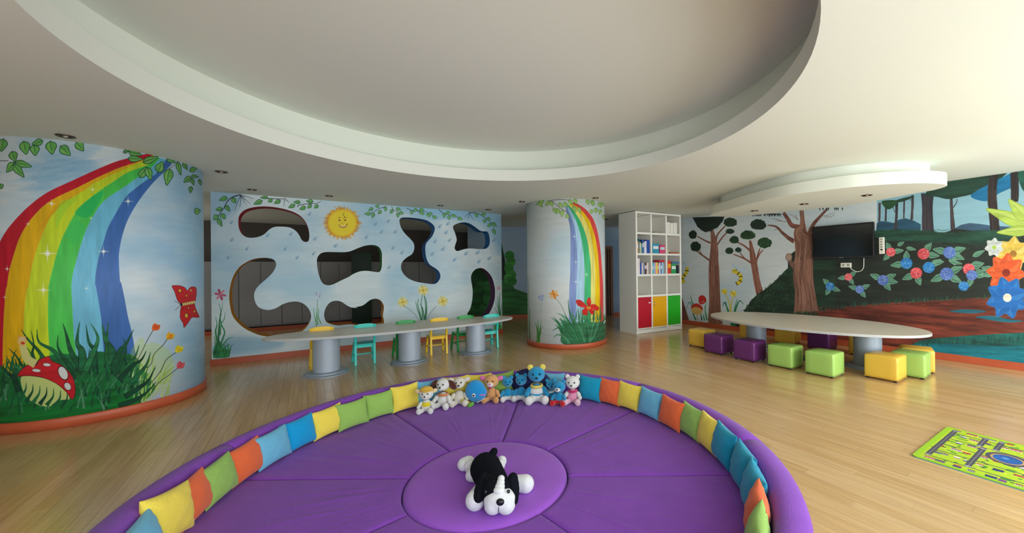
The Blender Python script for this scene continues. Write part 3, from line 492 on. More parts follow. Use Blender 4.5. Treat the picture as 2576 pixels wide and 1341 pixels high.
# hydrangeas
def hydr(c, r, col, leaves):
    for a in leaves:
        t = a*PI/180; p0 = (c[0]+r*.6*math.cos(t), c[1]+r*.6*math.sin(t)); p1 = (c[0]+r*2.7*math.cos(t), c[1]+r*2.1*math.sin(t)); CR.leaf(p0, p1, r*1.05, fill='5f917a', line='8fc0a4', lw=.8, fill2='3f6c58')
    CR.ellipse(c, r, r*.95, col, tex=.2)
    h = hexc(col); hi = '%02x%02x%02x' % tuple(int(min(1, v*.55+.42)*255) for v in h)
    for k in range(34):
        t = R_.uniform(0, 2*PI); q = R_.random()**.5*.9*r; CR.ellipse((c[0]+q*math.cos(t), c[1]+q*math.sin(t)), 1.1, 1.1, hi)
P_, Q_, V_ = 'e0505a', '2478c0', '5474c0'
for (x, y), r, c, L in [((808, 785), 12, P_, (-110, -10, 125)), ((1083, 800), 15, P_, (-60, 10)), ((1302, 790), 16, V_, (-165, -20, 30, 70)), ((940, 880), 15, Q_, (170, -90)), ((1128, 915), 15, Q_, (-40,)), ((1022, 963), 15, P_, (150, 75)), ((1278, 970), 17, V_, (150, 35, -30)), ((1465, 928), 15, P_, (-25,)), ((1490, 980), 14, V_, (0, -25, 100)), ((1700, 950), 15, P_, (160, 200)), ((1422, 1072), 13, Q_, ()), ((450, 995), 10, P_, (-40, 170, 60)), ((295, 1075), 11, Q_, (-125, 30, 110)), ((545, 1100), 11, V_, (-160, -30, 60)), ((742, 1022), 14, V_, (-150, -30, 10, 60))]:
    hydr(B([(x, y)])[0], r, c, L)
for a, b, w in (((865, 730), (920, 700), 9), ((940, 750), (1020, 765), 9), ((1500, 820), (1600, 770), 12), ((1490, 885), (1595, 880), 12), ((1175, 880), (1255, 865), 12), ((1300, 860), (1410, 885), 10)): a, b = B([a, b]); CR.leaf(a, b, w, fill='5f917a', line='8fc0a4', lw=.8, fill2='3f6c58')
# plain stand-in planting at the far right: lime leaves, an orange and a blue bloom
c0 = int(CR.f([(2590, 700)])[0, 0]); n_ = CR.w-c0; CR.a[:, c0:] = CR.a[:, c0-n_:c0][:, ::-1]     # the wood goes on towards the windows
def bloom(c, r, n, col, hi, core, w=.8, rot=.3):
    for k in range(n):
        t = rot+k*2*PI/n; CR.leaf((c[0]+r*.08*math.cos(t), c[1]+r*.08*math.sin(t)), (c[0]+r*math.cos(t), c[1]+r*math.sin(t)), r*w, fill=col, line=hi, lw=1, fill2=hi)
    CR.ellipse(c, r*.2, r*.2, core, tex=.3)
q = B([(1960, 560), (1610, 420), (1990, 600), (1700, 620), (1960, 520), (1800, 340), (2010, 520), (1980, 330)])
for a_, b_, w_ in ((q[0], q[1], 34), (q[2], q[3], 26), (q[4], q[5], 34), (q[6], q[7], 30)): CR.leaf(a_, b_, w_, fill='b2cc5a', line='8aa844', lw=1.4, fill2='c8dc78')
bloom(B([(1840, 800)])[0], 44, 7, 'dcbc50', 'ecd884', 'a87830', .9)
bloom(B([(1780, 960)])[0], 50, 8, 'd8582c', 'ea7a48', '8a2c1c', .8, .1)
bloom(B([(1790, 1170)])[0], 54, 8, '1f66b4', '3a86cc', 'e8dcc8', .8, .5)
bloom(B([(1680, 745)])[0], 24, 7, 'c4cccc', 'dfe4e2', 'a0c040', .9)
# flowers, mushrooms and bees at the left end
for p in ([(140, 900), (150, 960), (180, 1010)], [(100, 1030), (125, 970), (150, 1000), (165, 1080), (190, 1140)], [(230, 1060), (245, 1140)], [(270, 1000), (280, 1070), (295, 1140)], [(290, 960), (275, 1040), (295, 1140)], [(255, 1080), (270, 1140)]): CR.stroke(A(p), .8, R_.choice(['1f7a5a', '2a8a4a', '17604a']), 3.4)
CR.stroke(A([(195, 1060), (200, 1100), (210, 1140)]), 4, 'c4c0b0')
CR.blob(A([(148, 1010), (165, 990), (200, 985), (240, 1005), (250, 1030), (245, 1070), (210, 1085), (165, 1075), (145, 1040)]), 'd8b060'); CR.blob(A([(145, 1010), (165, 988), (205, 982), (245, 1010), (252, 1045), (215, 1020), (170, 1015), (148, 1030)]), 'c23a2c')
CR.blob(A([(215, 925), (240, 905), (270, 915), (287, 950), (270, 980), (240, 990), (218, 975)]), 'c82a2a', tex=.15)
for q in A([(235, 965), (245, 975), (255, 965), (265, 975), (262, 955)]): CR.ellipse(q, .9, .9, 'f0d0c0')
for q, r in ((A([(455, 870)])[0], 8), (A([(540, 890)])[0], 9)): daisy(CR, q, r, 0, ['e8d43c', 'd8bc28', 'f0e468'], 'c8a020', 7, 5)
for p in ([(470, 900), (500, 970), (510, 1060)], [(540, 920), (520, 980), (518, 1080)]): CR.stroke(A(p), 2, 'cfc460', 3.4)
for p, w in (([(440, 1010), (455, 970), (480, 1020), (500, 1080), (540, 1190)], 6), ([(470, 960), (480, 1030), (510, 1120), (530, 1190)], 6), ([(635, 990), (600, 955), (570, 1010), (545, 1090), (540, 1190)], 7), ([(575, 940), (560, 1000), (545, 1080), (540, 1180)], 4)): CR.stroke(A(p), 1, R_.choice(['1c7a50', '2a9048', '14604a']), w)
for k in range(10): x, y = A([(530+R_.uniform(-10, 20), 1195)])[0]; CR.blade(x, y, R_.uniform(10, 26), R_.uniform(-8, 8), 5, R_.choice(['1c7a50', '2a9048']))
def bee(pts, w):
    P = spline(A(pts), False, 5); CR.stroke(P, w*.7, 'e2cc30', w, smooth=False)
    for i in range(3, len(P)-1, 4):
        d = np.array(P[min(i+1, len(P)-1)])-P[i-1]; n = np.array([-d[1], d[0]])/np.hypot(*d)*w*.5; CR.stroke([tuple(P[i]-n), tuple(P[i]+n)], 2.2, '3a3418', smooth=False)
for a, b in (((560, 660), (530, 610)), ((575, 660), (590, 620)), ((600, 680), (660, 640)), ((90, 640), (75, 590))): a, b = A([a, b]); CR.leaf(a, b, 6, fill='c8dce8', line='a8c4d8', lw=.8)
bee([(545, 660), (570, 690), (605, 720), (605, 770), (565, 800)], 10); bee([(110, 640), (95, 700), (60, 740), (75, 790)], 10)
x, y = A([(545, 680)])[0]; CR.ellipse((x, y), 5, 6, 'e8d440'); CR.ellipse((x-2, y-1), 1, 1.2, '302810'); CR.ellipse((x+2, y-1), 1, 1.2, '302810')

# ---- hill mural on the far wall
BA, BB = np.array([-3.1, 11.62]), np.array([2.75, 12.25]); BT = (BB-BA)/np.hypot(*(BB-BA)); BN = np.array([-BT[1], BT[0]]); BD = float(BN @ BA)
CB = Canvas(np.hypot(*(BB-BA))*150, ZC*150, plane_map(BN, BD, BT, float(BA @ BT), 150), '8fa9c4'); CB.clouds('8aa6c2', 'a5b8ca', sc=3)
A = K(1240, 470, 3.119)
CB.poly(A([(-300, 640), (0, 470), (70, 440), (85, 520), (100, 600), (130, 720), (170, 800), (280, 840), (420, 900), (700, 980), (900, 1000), (1100, 1000), (1100, 1080), (-300, 1080)]), '2e6a34', tex=.4)
CB.poly(A([(-40, 700), (0, 470), (66, 460), (90, 560), (98, 680), (120, 760), (60, 720), (-40, 720)]), '1a2420', tex=.3)
for k in range(26): q = A([(R_.uniform(-250, 40), R_.uniform(640, 900))])[0]; CB.ellipse(q, 14, 22, R_.choice(['1e5a28', '2a7032', '184a22']), tex=.3)
for cx_, cy_ in ((130, 540), (140, 590), (125, 640), (145, 690), (120, 720), (150, 740)): CB.ellipse(A([(cx_, cy_)])[0], 12, 12, R_.choice(['3f8f3a', '4a9a42', '357f34']), tex=.3)
# ================================================================== STRUCTURE
PIT = Vector((-.705, 3.23, 0)); PR = 2.30; ZS = -.25          # the sunken seating pit
CC = Vector((-.7116, 3.2366, 0))
M_plaster = mat('ceiling_plaster', 'e3e8dd', .85, bump=.03, bscale=25)
M_wallpaint = mat('pale_wall_paint', 'd8dad4', .8, bump=.03)
M_base = mat('terracotta_skirting', 'b85636', .45, var=.12, vscale=3)
M_white = mat('white_laminate', 'f2f1ea', .4)
U_LO, U_HI, V_LO, V_HI = -1.7, 13.1, -8.2656, 4.6
def uvbox(bm, u0, u1, v0, v1, z0, z1):
    pts = [rm(u0, v0), rm(u1, v0), rm(u1, v1), rm(u0, v1)]; return prism(bm, pts, z0, z1)
def structure(name, bm, m, parent=None, **k):
    o = obj(name, bm, m, parent, **k)
    if not parent: o['kind'] = 'structure'
    return o
# floor: slab with the round pit, boards laid on it
def disc_ring(bm, c, R, z, outer, n=128):
    """flat sheet between a circle and a rectangle given in the room's u, v"""
    cu, cv = float(np.array(c[:2]) @ U1), float(np.array(c[:2]) @ U2); ang = [2*PI*i/n for i in range(n)]
    for uu in outer[:2]:
        for vv in outer[2:]: ang.append(math.atan2(vv-cv, uu-cu) % (2*PI))
    ang = sorted(set(ang)); A, B = [], []
    for a in ang:
        du, dv = math.cos(a), math.sin(a); t = 1e9
        if abs(du) > 1e-9: t = min(t, ((outer[1] if du > 0 else outer[0])-cu)/du)
        if abs(dv) > 1e-9: t = min(t, ((outer[3] if dv > 0 else outer[2])-cv)/dv)
        A.append(bm.verts.new((*rm(cu+du*R, cv+dv*R), z))); B.append(bm.verts.new((*rm(cu+du*t, cv+dv*t), z)))
    for i in range(len(ang)):
        j = (i+1) % len(ang); bm.faces.new((A[i], A[j], B[j], B[i]))
    return A, B
def ring_slab(R, c, z0, z1, outer):
    bm = bmesh.new(); A0, B0 = disc_ring(bm, c, R, z0, outer); A1, B1 = disc_ring(bm, c, R, z1, outer); n = len(A0)
    for i in range(n):
        j = (i+1) % n; bm.faces.new((A0[i], A0[j], A1[j], A1[i])); bm.faces.new((B0[i], B1[i], B1[j], B0[j]))
    return bm
M_sub = mat('subfloor', '8a6a48', .7)
floor = structure('floor', ring_slab(PR, PIT, -.12, -.014, (U_LO-.2, U_HI, V_LO-.1, V_HI)), M_sub)
bm = bmesh.new(); lathe(bm, [(0, -.62), (2.36, -.62), (2.36, -.13), (PR+.001, -.13), (PR+.001, -.56), (0, -.56)], 96, PIT); structure('pit_base', bm, M_sub, floor)
# boards
mw = bpy.data.materials.new('maple_boards'); mw.use_nodes = True; N = mw.node_tree; Bn = N.nodes['Principled BSDF']
oi = N.nodes.new('ShaderNodeObjectInfo'); ge = N.nodes.new('ShaderNodeNewGeometry'); ad = N.nodes.new('ShaderNodeMath'); ad.operation = 'ADD'; fr = N.nodes.new('ShaderNodeMath'); fr.operation = 'FRACT'
N.links.new(oi.outputs['Random'], ad.inputs[0]); N.links.new(ge.outputs['Random Per Island'], ad.inputs[1]); N.links.new(ad.outputs[0], fr.inputs[0])
cr = N.nodes.new('ShaderNodeValToRGB'); cr.color_ramp.elements[0].color = (*lin(hexc('c8a26c')), 1); cr.color_ramp.elements[1].color = (*lin(hexc('d4b07e')), 1)
e = cr.color_ramp.elements.new(.5); e.color = (*lin(hexc('cea975')), 1)
N.links.new(fr.outputs[0], cr.inputs[0])
mp = N.nodes.new('ShaderNodeMapping'); mp.inputs['Rotation'].default_value = (0, 0, -math.atan2(U1[1], U1[0])); mp.vector_type = 'POINT'
N.links.new(ge.outputs['Position'], mp.inputs[0]); mp2 = N.nodes.new('ShaderNodeMapping'); mp2.inputs['Scale'].default_value = (1.2, 22, 1); N.links.new(mp.outputs[0], mp2.inputs[0])
nz = N.nodes.new('ShaderNodeTexNoise'); nz.inputs['Scale'].default_value = 1.6; nz.inputs['Detail'].default_value = 6; N.links.new(mp2.outputs[0], nz.inputs[0])
mr = N.nodes.new('ShaderNodeMapRange'); mr.inputs['From Min'].default_value = .3; mr.inputs['From Max'].default_value = .7; mr.inputs['To Min'].default_value = .86; mr.inputs['To Max'].default_value = 1.1; N.links.new(nz.outputs[0], mr.inputs[0])
hs = N.nodes.new('ShaderNodeHueSaturation'); N.links.new(cr.outputs[0], hs.inputs['Color']); N.links.new(mr.outputs[0], hs.inputs['Value']); N.links.new(hs.outputs[0], Bn.inputs['Base Color'])
Bn.inputs['Roughness'].default_value = .24; Bn.inputs['Coat Weight'].default_value = .4; Bn.inputs['Coat Roughness'].default_value = .2; M_wood = mw
RW, PLN, J = .09, 1.5, .0012
cu, cv = float(np.array(PIT[:2]) @ U1), float(np.array(PIT[:2]) @ U2)
pieces = []
v = V_LO; row = 0
while v < V_HI:
    off = (row*.618 % 1)*PLN; u = U_LO-.2-off
    while u < U_HI:
        a, b = max(u, U_LO-.2), min(u+PLN, U_HI)
        if b-a > .03:
            v0, v1 = v+J/2, v+RW-J/2; h0 = math.sqrt(max(0, PR**2-(v0-cv)**2)); h1 = math.sqrt(max(0, PR**2-(v1-cv)**2)); a2, b2 = a+J/2, b-J/2
            if h0 == 0 and h1 == 0: pieces.append(((a2, b2), (a2, b2), v0, v1, b-a > PLN-.001))
            else:
                L0, L1, R0, R1 = cu-h0, cu-h1, cu+h0, cu+h1
                if b2 < min(L0, L1) or a2 > max(R0, R1): pieces.append(((a2, b2), (a2, b2), v0, v1, b-a > PLN-.001))
                else:
                    for s in (0, 1):
                        e0 = (a2, min(b2, L0)) if s == 0 else (max(a2, R0), b2); e1 = (a2, min(b2, L1)) if s == 0 else (max(a2, R1), b2)
                        e0 = (e0[0], max(e0)) if s == 0 else (min(e0), e0[1]); e1 = (e1[0], max(e1)) if s == 0 else (min(e1), e1[1])
                        if (e0[1]-e0[0]) + (e1[1]-e1[0]) > .04: pieces.append((e0, e1, v0, v1, False))
        u += PLN
    v += RW; row += 1
def plank_geo(bm, e0, e1, v0, v1, o=(0, 0), world=True):
    c = .0008; pts = [(e0[0], v0), (e0[1], v0), (e1[1], v1), (e1[0], v1)]; ins = [(e0[0]+c, v0+c), (e0[1]-c, v0+c), (e1[1]-c, v1-c), (e1[0]+c, v1-c)]
    T = (lambda p: rm(*p)) if world else (lambda p: (p[0]-o[0], p[1]-o[1]))
    lo = [bm.verts.new((*T(p), -.014)) for p in pts]; mi = [bm.verts.new((*T(p), -c)) for p in pts]; hi = [bm.verts.new((*T(p), 0)) for p in ins]
    bm.faces.new(hi)
    for k in range(4):
        j = (k+1) % 4; bm.faces.new((lo[k], lo[j], mi[j], mi[k])); bm.faces.new((mi[k], mi[j], hi[j], hi[k]))
def in_view(p):
    (a, b), _, v0, v1, _f = p; q = rm((a+b)/2, (v0+v1)/2); X, Y = q
    if Y < .8: return 0
    px = CAM[1]+CAM[0]*X/Y; py = CAM[2]+CAM[0]*EYE/Y
    if not (-100 < px < 2676 and py < 1420): return 0
    return 1/(X*X+Y*Y)
pieces.sort(key=lambda p: -in_view(p))
shared = None; rot_u = math.atan2(U1[1], U1[0])
bmS = bmesh.new()
for k, p in enumerate(pieces):
    e0, e1, v0, v1, full = p
    if k < 300:
        if full:
            if shared is None:
                bm = bmesh.new(); plank_geo(bm, e0, e1, v0, v1, (e0[0], v0), False); shared = bpy.data.meshes.new('plank'); bmesh.ops.recalc_face_normals(bm, faces=bm.faces[:]); bm.to_mesh(shared); bm.free(); shared.materials.append(M_wood)
            o = bpy.data.objects.new('plank', shared); COL.objects.link(o); o.parent = floor; o.location = (*rm(e0[0], v0), 0); o.rotation_euler = (0, 0, rot_u)
        else:
            bm = bmesh.new(); plank_geo(bm, e0, e1, v0, v1); obj('plank', bm, M_wood, floor)
    else: plank_geo(bmS, e0, e1, v0, v1)
o = obj('floorboards', bmS, M_wood, floor); o['kind'] = 'stuff'

# ceiling with its round stepped recess
ceiling = structure('ceiling', ring_slab(2.389, CC, ZC, ZC+.16, (U_LO-.2, U_HI, V_LO-.1, V_HI)), M_plaster)
bm = bmesh.new(); lathe(bm, [(2.42, ZC+.165), (2.62, ZC+.165), (2.62, 3.31), (0, 3.31), (0, 3.36), (2.75, 3.36), (2.75, ZC+.161), (2.42, ZC+.161)], 128, CC)
structure('ceiling_recess', bm, M_plaster, ceiling, smooth=False)
def sharpen(o, a=.6):
    for p in o.data.polygons: p.use_smooth = True
    o.data.set_sharp_from_angle(angle=a)
sharpen(ceiling); sharpen(ceiling.children[0])

# mural wall with cut-outs (real openings)
A = K(500, 460, 4.47); B = K(880, 460, 4.47); C = K(500, 700, 4.47); D = K(880, 700, 4.47)
cuts = [(A([(445, 440), (455, 370), (510, 310), (600, 278), (720, 265), (860, 275), (1000, 305), (1110, 350), (1180, 410), (1225, 490), (1243, 580), (1235, 650), (1200, 665), (1160, 645), (1130, 590), (1090, 540), (1030, 505), (950, 493), (860, 495), (800, 520), (740, 575), (680, 605), (600, 618), (530, 608), (480, 570), (452, 510)]), 0),
        (A([(530, 895), (600, 862), (680, 846), (760, 843), (830, 858), (864, 890), (867, 940), (830, 1010), (760, 1080), (690, 1140), (640, 1200), (622, 1270)]) + C([(640, 280), (680, 330), (740, 352), (800, 355), (870, 335), (950, 290), (1040, 265), (1120, 265), (1190, 295), (1240, 350), (1264, 420), (1250, 490), (1210, 555), (1150, 605), (1050, 640), (950, 662), (850, 668), (760, 655), (690, 642), (600, 608), (510, 560), (430, 490), (375, 410), (350, 300), (342, 210)]) + A([(348, 1200), (370, 1100), (410, 1010), (465, 940)]), 1),
        (A([(1328, 900), (1335, 840), (1370, 795), (1430, 778), (1520, 778), (1620, 780), (1700, 770)]) + B([(90, 735), (180, 705), (270, 700), (330, 725), (358, 780), (362, 850), (358, 950), (335, 1000), (290, 1003), (200, 990), (120, 995), (40, 1025)]) + A([(1690, 1055), (1600, 1098), (1500, 1145), (1440, 1150), (1390, 1125), (1355, 1050), (1338, 980)]), 2),
        (B([(558, 430), (565, 405), (600, 390), (700, 392), (830, 412), (900, 440), (950, 490), (952, 540), (920, 610), (870, 665), (850, 710), (850, 780), (865, 860), (900, 920), (960, 960), (1005, 1000), (1018, 1060), (985, 1120), (940, 1138), (850, 1130), (740, 1110), (650, 1070), (595, 1010), (575, 950), (590, 890), (640, 840), (700, 800), (725, 740), (718, 680), (680, 630), (620, 570), (575, 500)]), 3),
        (B([(1160, 495), (1200, 462), (1270, 445), (1340, 455), (1400, 490), (1460, 535), (1500, 546), (1550, 552), (1572, 620), (1570, 690), (1535, 738), (1450, 745), (1370, 738), (1290, 745), (1210, 768), (1180, 740), (1185, 700), (1202, 640), (1185, 570)]), 4),
        (B([(1362, 1070), (1385, 1000), (1430, 965), (1490, 960), (1550, 1000), (1600, 1070), (1630, 1180), (1632, 1260)]) + D([(1625, 250), (1600, 330), (1560, 400), (1500, 440), (1400, 440), (1320, 410), (1355, 340), (1378, 230), (1380, 120)]), 5),
        (C([(1410, 400), (1430, 330), (1480, 270), (1550, 253), (1610, 268), (1660, 303), (1720, 330), (1788, 332)]) + D([(60, 325), (130, 312), (170, 290), (230, 245), (290, 230), (345, 250), (378, 300), (382, 350), (372, 420), (385, 500), (330, 520), (200, 540)]) + C([(1700, 520), (1560, 532), (1450, 502), (1418, 460)]), 6)]
cv_ = bpy.data.curves.new('panel', 'CURVE'); cv_.dimensions = '2D'; cv_.fill_mode = 'BOTH'; TH = .28; cv_.extrude = TH/2
def add_sp(pts):
    s = cv_.splines.new('POLY'); s.points.add(len(pts)-1)
    for q, p in zip(s.points, pts): q.co = (p[0], p[1], 0, 1)
    s.use_cyclic_u = True
add_sp([(0, 0), (PS1-PS0, 0), (PS1-PS0, ZC), (0, ZC)])
cutuv = []
for pts, k in cuts:
    P = on_plane(spline(pts, True, 4), U1, DL); q = [(float(p[:2] @ -U2)-PS0, float(p[2])) for p in P]; cutuv.append(np.array(q)); add_sp(q)
tmp = bpy.data.objects.new('tmp', cv_); COL.objects.link(tmp); dg = bpy.context.evaluated_depsgraph_get(); me = bpy.data.meshes.new_from_object(tmp.evaluated_get(dg)); bpy.data.objects.remove(tmp)
me.uv_layers.active and me.uv_layers.remove(me.uv_layers.active)
Wm, Hm = PS1-PS0, ZC
M_mural = CL.material('playroom_mural', .6); del CL
reveal = ['b0283a', 'c98a20', '2f7a34', '3a78b8', '1f6ea8', '5a3a60', 'c98a20']
me.materials.clear(); me.materials.append(M_mural); me.materials.append(M_wallpaint)
for i, c in enumerate(reveal): me.materials.append(mat('reveal_paint_%s' % c + str(i), c, .5))
set_uv(me, lambda co: (co.x/Wm, co.y/Hm))
for p in me.polygons:
    c = p.center
    if abs(p.normal.z) > .5: p.material_index = 0
    elif c.x < .01 or c.x > Wm-.01 or c.y < .01 or c.y > ZC-.01: p.material_index = 1
    else: p.material_index = 2 + min(range(7), key=lambda i: np.min(np.hypot(*(cutuv[i]-[c.x, c.y]).T)))
# local frame: x along -U2, y up, z towards the room (-U1)
X3 = Vector((-U2[0], -U2[1], 0)); Z3 = Vector((-U1[0], -U1[1], 0)); O3 = Vector((*(U1*DL - U2*PS0), 0)) - Z3*TH/2
wall_left = structure('wall_left', me, M_mural, mats=[]) if False else None
wl = bpy.data.objects.new('wall_left', me); COL.objects.link(wl); wl['kind'] = 'structure'
wl.matrix_world = Matrix(((X3.x, 0, Z3.x, O3.x), (X3.y, 0, Z3.y, O3.y), (0, 1, 0, 0), (0, 0, 0, 1)))
# right-hand forest wall
M_forest = CR.material('forest_mural', .55); cw, ch = CR.w/230, CR.h/230; del CR
bm = bmesh.new(); uvbox(bm, U_LO-.2, 8.3, DR-.16, DR, 0, ZC); o = structure('wall_right', bm, M_forest)
set_uv(o.data, lambda co: ((-(co.x*U1[0]+co.y*U1[1])-RS0)/cw, 1-(ZC-co.z)/ch))
# far wall with the hill mural and a doorway
M_hill = CB.material('hill_mural', .7); cw2, ch2 = CB.w/150, CB.h/150; del CB
DN = Vector((BN[0], BN[1], 0))
bm = bmesh.new(); q = [BA, BB, BB+BN*.2, BA+BN*.2]; prism(bm, [tuple(x) for x in q], 0, ZC); o = structure('wall_back', bm, M_hill)
set_uv(o.data, lambda co: (((co.x*BT[0]+co.y*BT[1])-float(BA @ BT))/cw2, 1-(ZC-co.z)/ch2))
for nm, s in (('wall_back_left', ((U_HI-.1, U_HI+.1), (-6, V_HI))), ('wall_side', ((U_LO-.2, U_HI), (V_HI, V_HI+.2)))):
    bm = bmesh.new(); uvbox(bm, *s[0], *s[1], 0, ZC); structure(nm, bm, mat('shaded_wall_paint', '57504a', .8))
bm = bmesh.new(); prism(bm, [tuple(BB), (3.6, 11.2), (3.7, 11.3), tuple(BB+BN*.2)], 0, ZC); structure('wall_corner', bm, mat('blue_wall_paint', '7d98b8', .8))
# window wall behind the camera
bm = bmesh.new(); edges = sorted([(v-w/2, v+w/2) for v, w in WINS]); last = V_LO
for a, b in edges + [(V_HI, V_HI)]:
    if a > last: uvbox(bm, U_REAR-.2, U_REAR, last, a, 0, ZC)
    last = b
for a, b in edges: uvbox(bm, U_REAR-.2, U_REAR, a, b, 0, .04); uvbox(bm, U_REAR-.2, U_REAR, a, b, 2.5, ZC)
structure('wall_rear', bm, M_wallpaint)
for k, (a, b) in enumerate(edges):
    fr_ = structure('window_%d' % (k+1), None if False else uvbox(bmesh.new(), U_REAR-.12, U_REAR-.06, a, b, .04, .1), M_white)
    for nm, s in (('window_frame', (a, a+.05, .1, 2.4)), ('window_frame', (b-.05, b, .1, 2.4)), ('window_frame', (a, b, 2.42, 2.5)), ('window_frame', ((a+b)/2-.03, (a+b)/2+.03, .1, 2.4))):
        obj(nm, uvbox(bmesh.new(), U_REAR-.12, U_REAR-.06, s[0], s[1], s[2], s[3]), M_white, fr_)
# pillars
def pillar(name, c, R, cnv, a0, base):
    n = 96; bm = bmesh.new(); lo = []; hi = []
    for i in range(n): a = a0+2*PI*i/n; lo.append(bm.verts.new((c[0]+R*math.cos(a), c[1]+R*math.sin(a), 0))); hi.append(bm.verts.new((c[0]+R*math.cos(a), c[1]+R*math.sin(a), ZC)))
    uvl = bm.loops.layers.uv.new('paint'); W_, H_ = cnv.w/cnv.sc, cnv.h/cnv.sc
    for i in range(n):
        f = bm.faces.new((lo[i], lo[(i+1) % n], hi[(i+1) % n], hi[i])); f.smooth = True
        for l, (x, z) in zip(f.loops, ((i, 0), (i+1, 0), (i+1, ZC), (i, ZC))): l[uvl].uv = (x*2*PI*R/n/W_, 1-(ZC-z)/H_)
    bm.faces.new(hi); bm.faces.new(lo[::-1])
    me = bpy.data.meshes.new(name); bm.to_mesh(me); bm.free(); me.materials.append(cnv.material(name+'_mural', .55))
    o = bpy.data.objects.new(name, me); COL.objects.link(o); o['kind'] = 'structure'
    bm = bmesh.new(); lathe(bm, [(R-.01, .002), (R+.018, .002), (R+.018, base-.006), (R+.012, base), (R-.01, base)], 96, (c[0], c[1], 0)); s = obj('skirting', bm, M_base, o, smooth=True); return o
C1.sc = 380; C2.sc = 270
pillar('column', PC1, PR1, C1, A01, .105); pillar('column', PC2, PR2, C2, A02, .095)
del C1, C2
# skirting
def skirt(name, u0, u1, v0, v1, h=.1): structure(name, uvbox(bmesh.new(), u0, u1, v0, v1, .001, h), M_base)
skirt('baseboard_right', -1.7, 8.2, DR+.001, DR+.02, .11)
skirt('baseboard_left', DL-.02, DL-.001, -PS1-.01, -PS0+.02, .1); skirt('baseboard_back', 12.35, 12.37, -3.9, 4.0, .1)
bm = bmesh.new(); prism(bm, [tuple(BA-BN*.001), tuple(BB-BN*.001), tuple(BB-BN*.02), tuple(BA-BN*.02)], .001, .1); structure('baseboard_far', bm, M_base)
# doorway on the far wall
M_doorw = mat('brown_door_wood', '7a4a28', .5, var=.15, vscale=3, stretch=(1, 1, .15))
P0 = on_plane([(1520.5, 700)], BN, BD)[0][:2]; P1 = on_plane([(1541, 700)], BN, BD)[0][:2]
zt = zabove(P1, 1532, 620)
dr = structure('door_1', None or prism(bmesh.new(), [tuple(P0-BN*.03), tuple(P1-BN*.03-BT*.07), tuple(P1-BT*.07-BN*.002), tuple(P0-BN*.002)], .001, zt-.08), mat('dark_door', '2e1c12', .5))
for a, b, z0, z1 in ((P0, P0+BT*.06, .001, zt), (P1-BT*.08, P1, .001, zt), (P0+BT*.06, P1-BT*.08, zt-.08, zt), (P0+BT*.11, P0+BT*.14, .001, zt-.08)):
    obj('door_frame', prism(bmesh.new(), [tuple(a-BN*.06), tuple(b-BN*.06), tuple(b-BN*.002), tuple(a-BN*.002)], z0, z1), M_doorw, dr)
# ceiling soffit over the right-hand table
so = [at(x, y, 2.5) for x, y in [(1786, 541.6), (1840, 525), (1910, 507), (1992, 490), (2117, 473.5), (2190, 467), (2250, 463), (2320, 461), (2368, 463), (2382, 468), (2350, 478), (2305, 486), (2213.6, 503), (2117.5, 518), (1992, 531), (1909, 540), (1830, 545)]]
sp = spline([(p.x, p.y) for p in so], True, 5); cx_, cy_ = np.mean(sp, 0)
sc_o = structure('ceiling_soffit', prism(bmesh.new(), sp, 2.5, 2.655), M_plaster)
sharpen(sc_o)
sp2 = [(cx_+(x-cx_)*.9, cy_+(y-cy_)*.86) for x, y in sp]; o = obj('upper_tier', prism(bmesh.new(), sp2, 2.655, ZC), M_plaster, sc_o)
sharpen(o)

# ================================================================== THINGS
# recessed lamps
M_chrome = mat('chrome', 'c8c8c8', .2, 1); M_dark = mat('dark_recess', '2a221c', .6); M_lamp = mat('lamp_glass', 'c9c2b0', .15, coat=.5)
def downlight_proto():
    t = empty('ceiling_spotlight', (0, 0, 0))
    bm = bmesh.new(); lathe(bm, [(.034, 0), (.062, 0), (.062, -.006), (.056, -.01), (.036, -.005), (.034, 0)], 28); obj('trim_ring', bm, mat('bronze_ring', '6a5644', .35, .8), t, True)
    bm = bmesh.new(); lathe(bm, [(.036, -.004), (0, -.0035)], 24); obj('recess', bm, M_dark, t)
    bm = bmesh.new(); ell(bm, (0, 0, -.006), (.018, .018, .008), seg=14); obj('bulb', bm, M_lamp, t, True); return t
dp = downlight_proto()
dl = [((165, 342), ZC, 'spotlight in the ceiling above the wide rainbow pillar'), ((557, 432), ZC, 'spotlight in the ceiling just right of the wide rainbow pillar'), ((634, 477), ZC, 'spotlight above the leafy branch over the first cut-out'), ((828, 493), ZC, 'spotlight above the smiling painted sun'),
      ((1108, 517), ZC, 'spotlight above the hourglass shaped cut-out'), ((1228, 527), ZC, 'spotlight over the right end of the mural wall'), ((1313, 507), ZC, 'spotlight just left of the slim rainbow pillar'), ((1498, 498), ZC, 'spotlight in front of the slim rainbow pillar'), ((1524, 552), ZC, 'small far spotlight between slim pillar and white shelf'),
      ((1898, 530), 2.5, 'spotlight at the near narrow end of the hanging soffit by the shelf'), ((2023, 513), 2.5, 'middle spotlight of the hanging soffit'), ((2181, 491), 2.5, 'spotlight in the hanging soffit above the television')]
for i, (p, z, lb) in enumerate(dl):
    o = dp if i == 0 else copy_tree(dp); o.location = at(p[0], p[1], z-.002); tag(o, 'round recessed ' + lb, 'ceiling light', 'recessed ceiling spotlights')

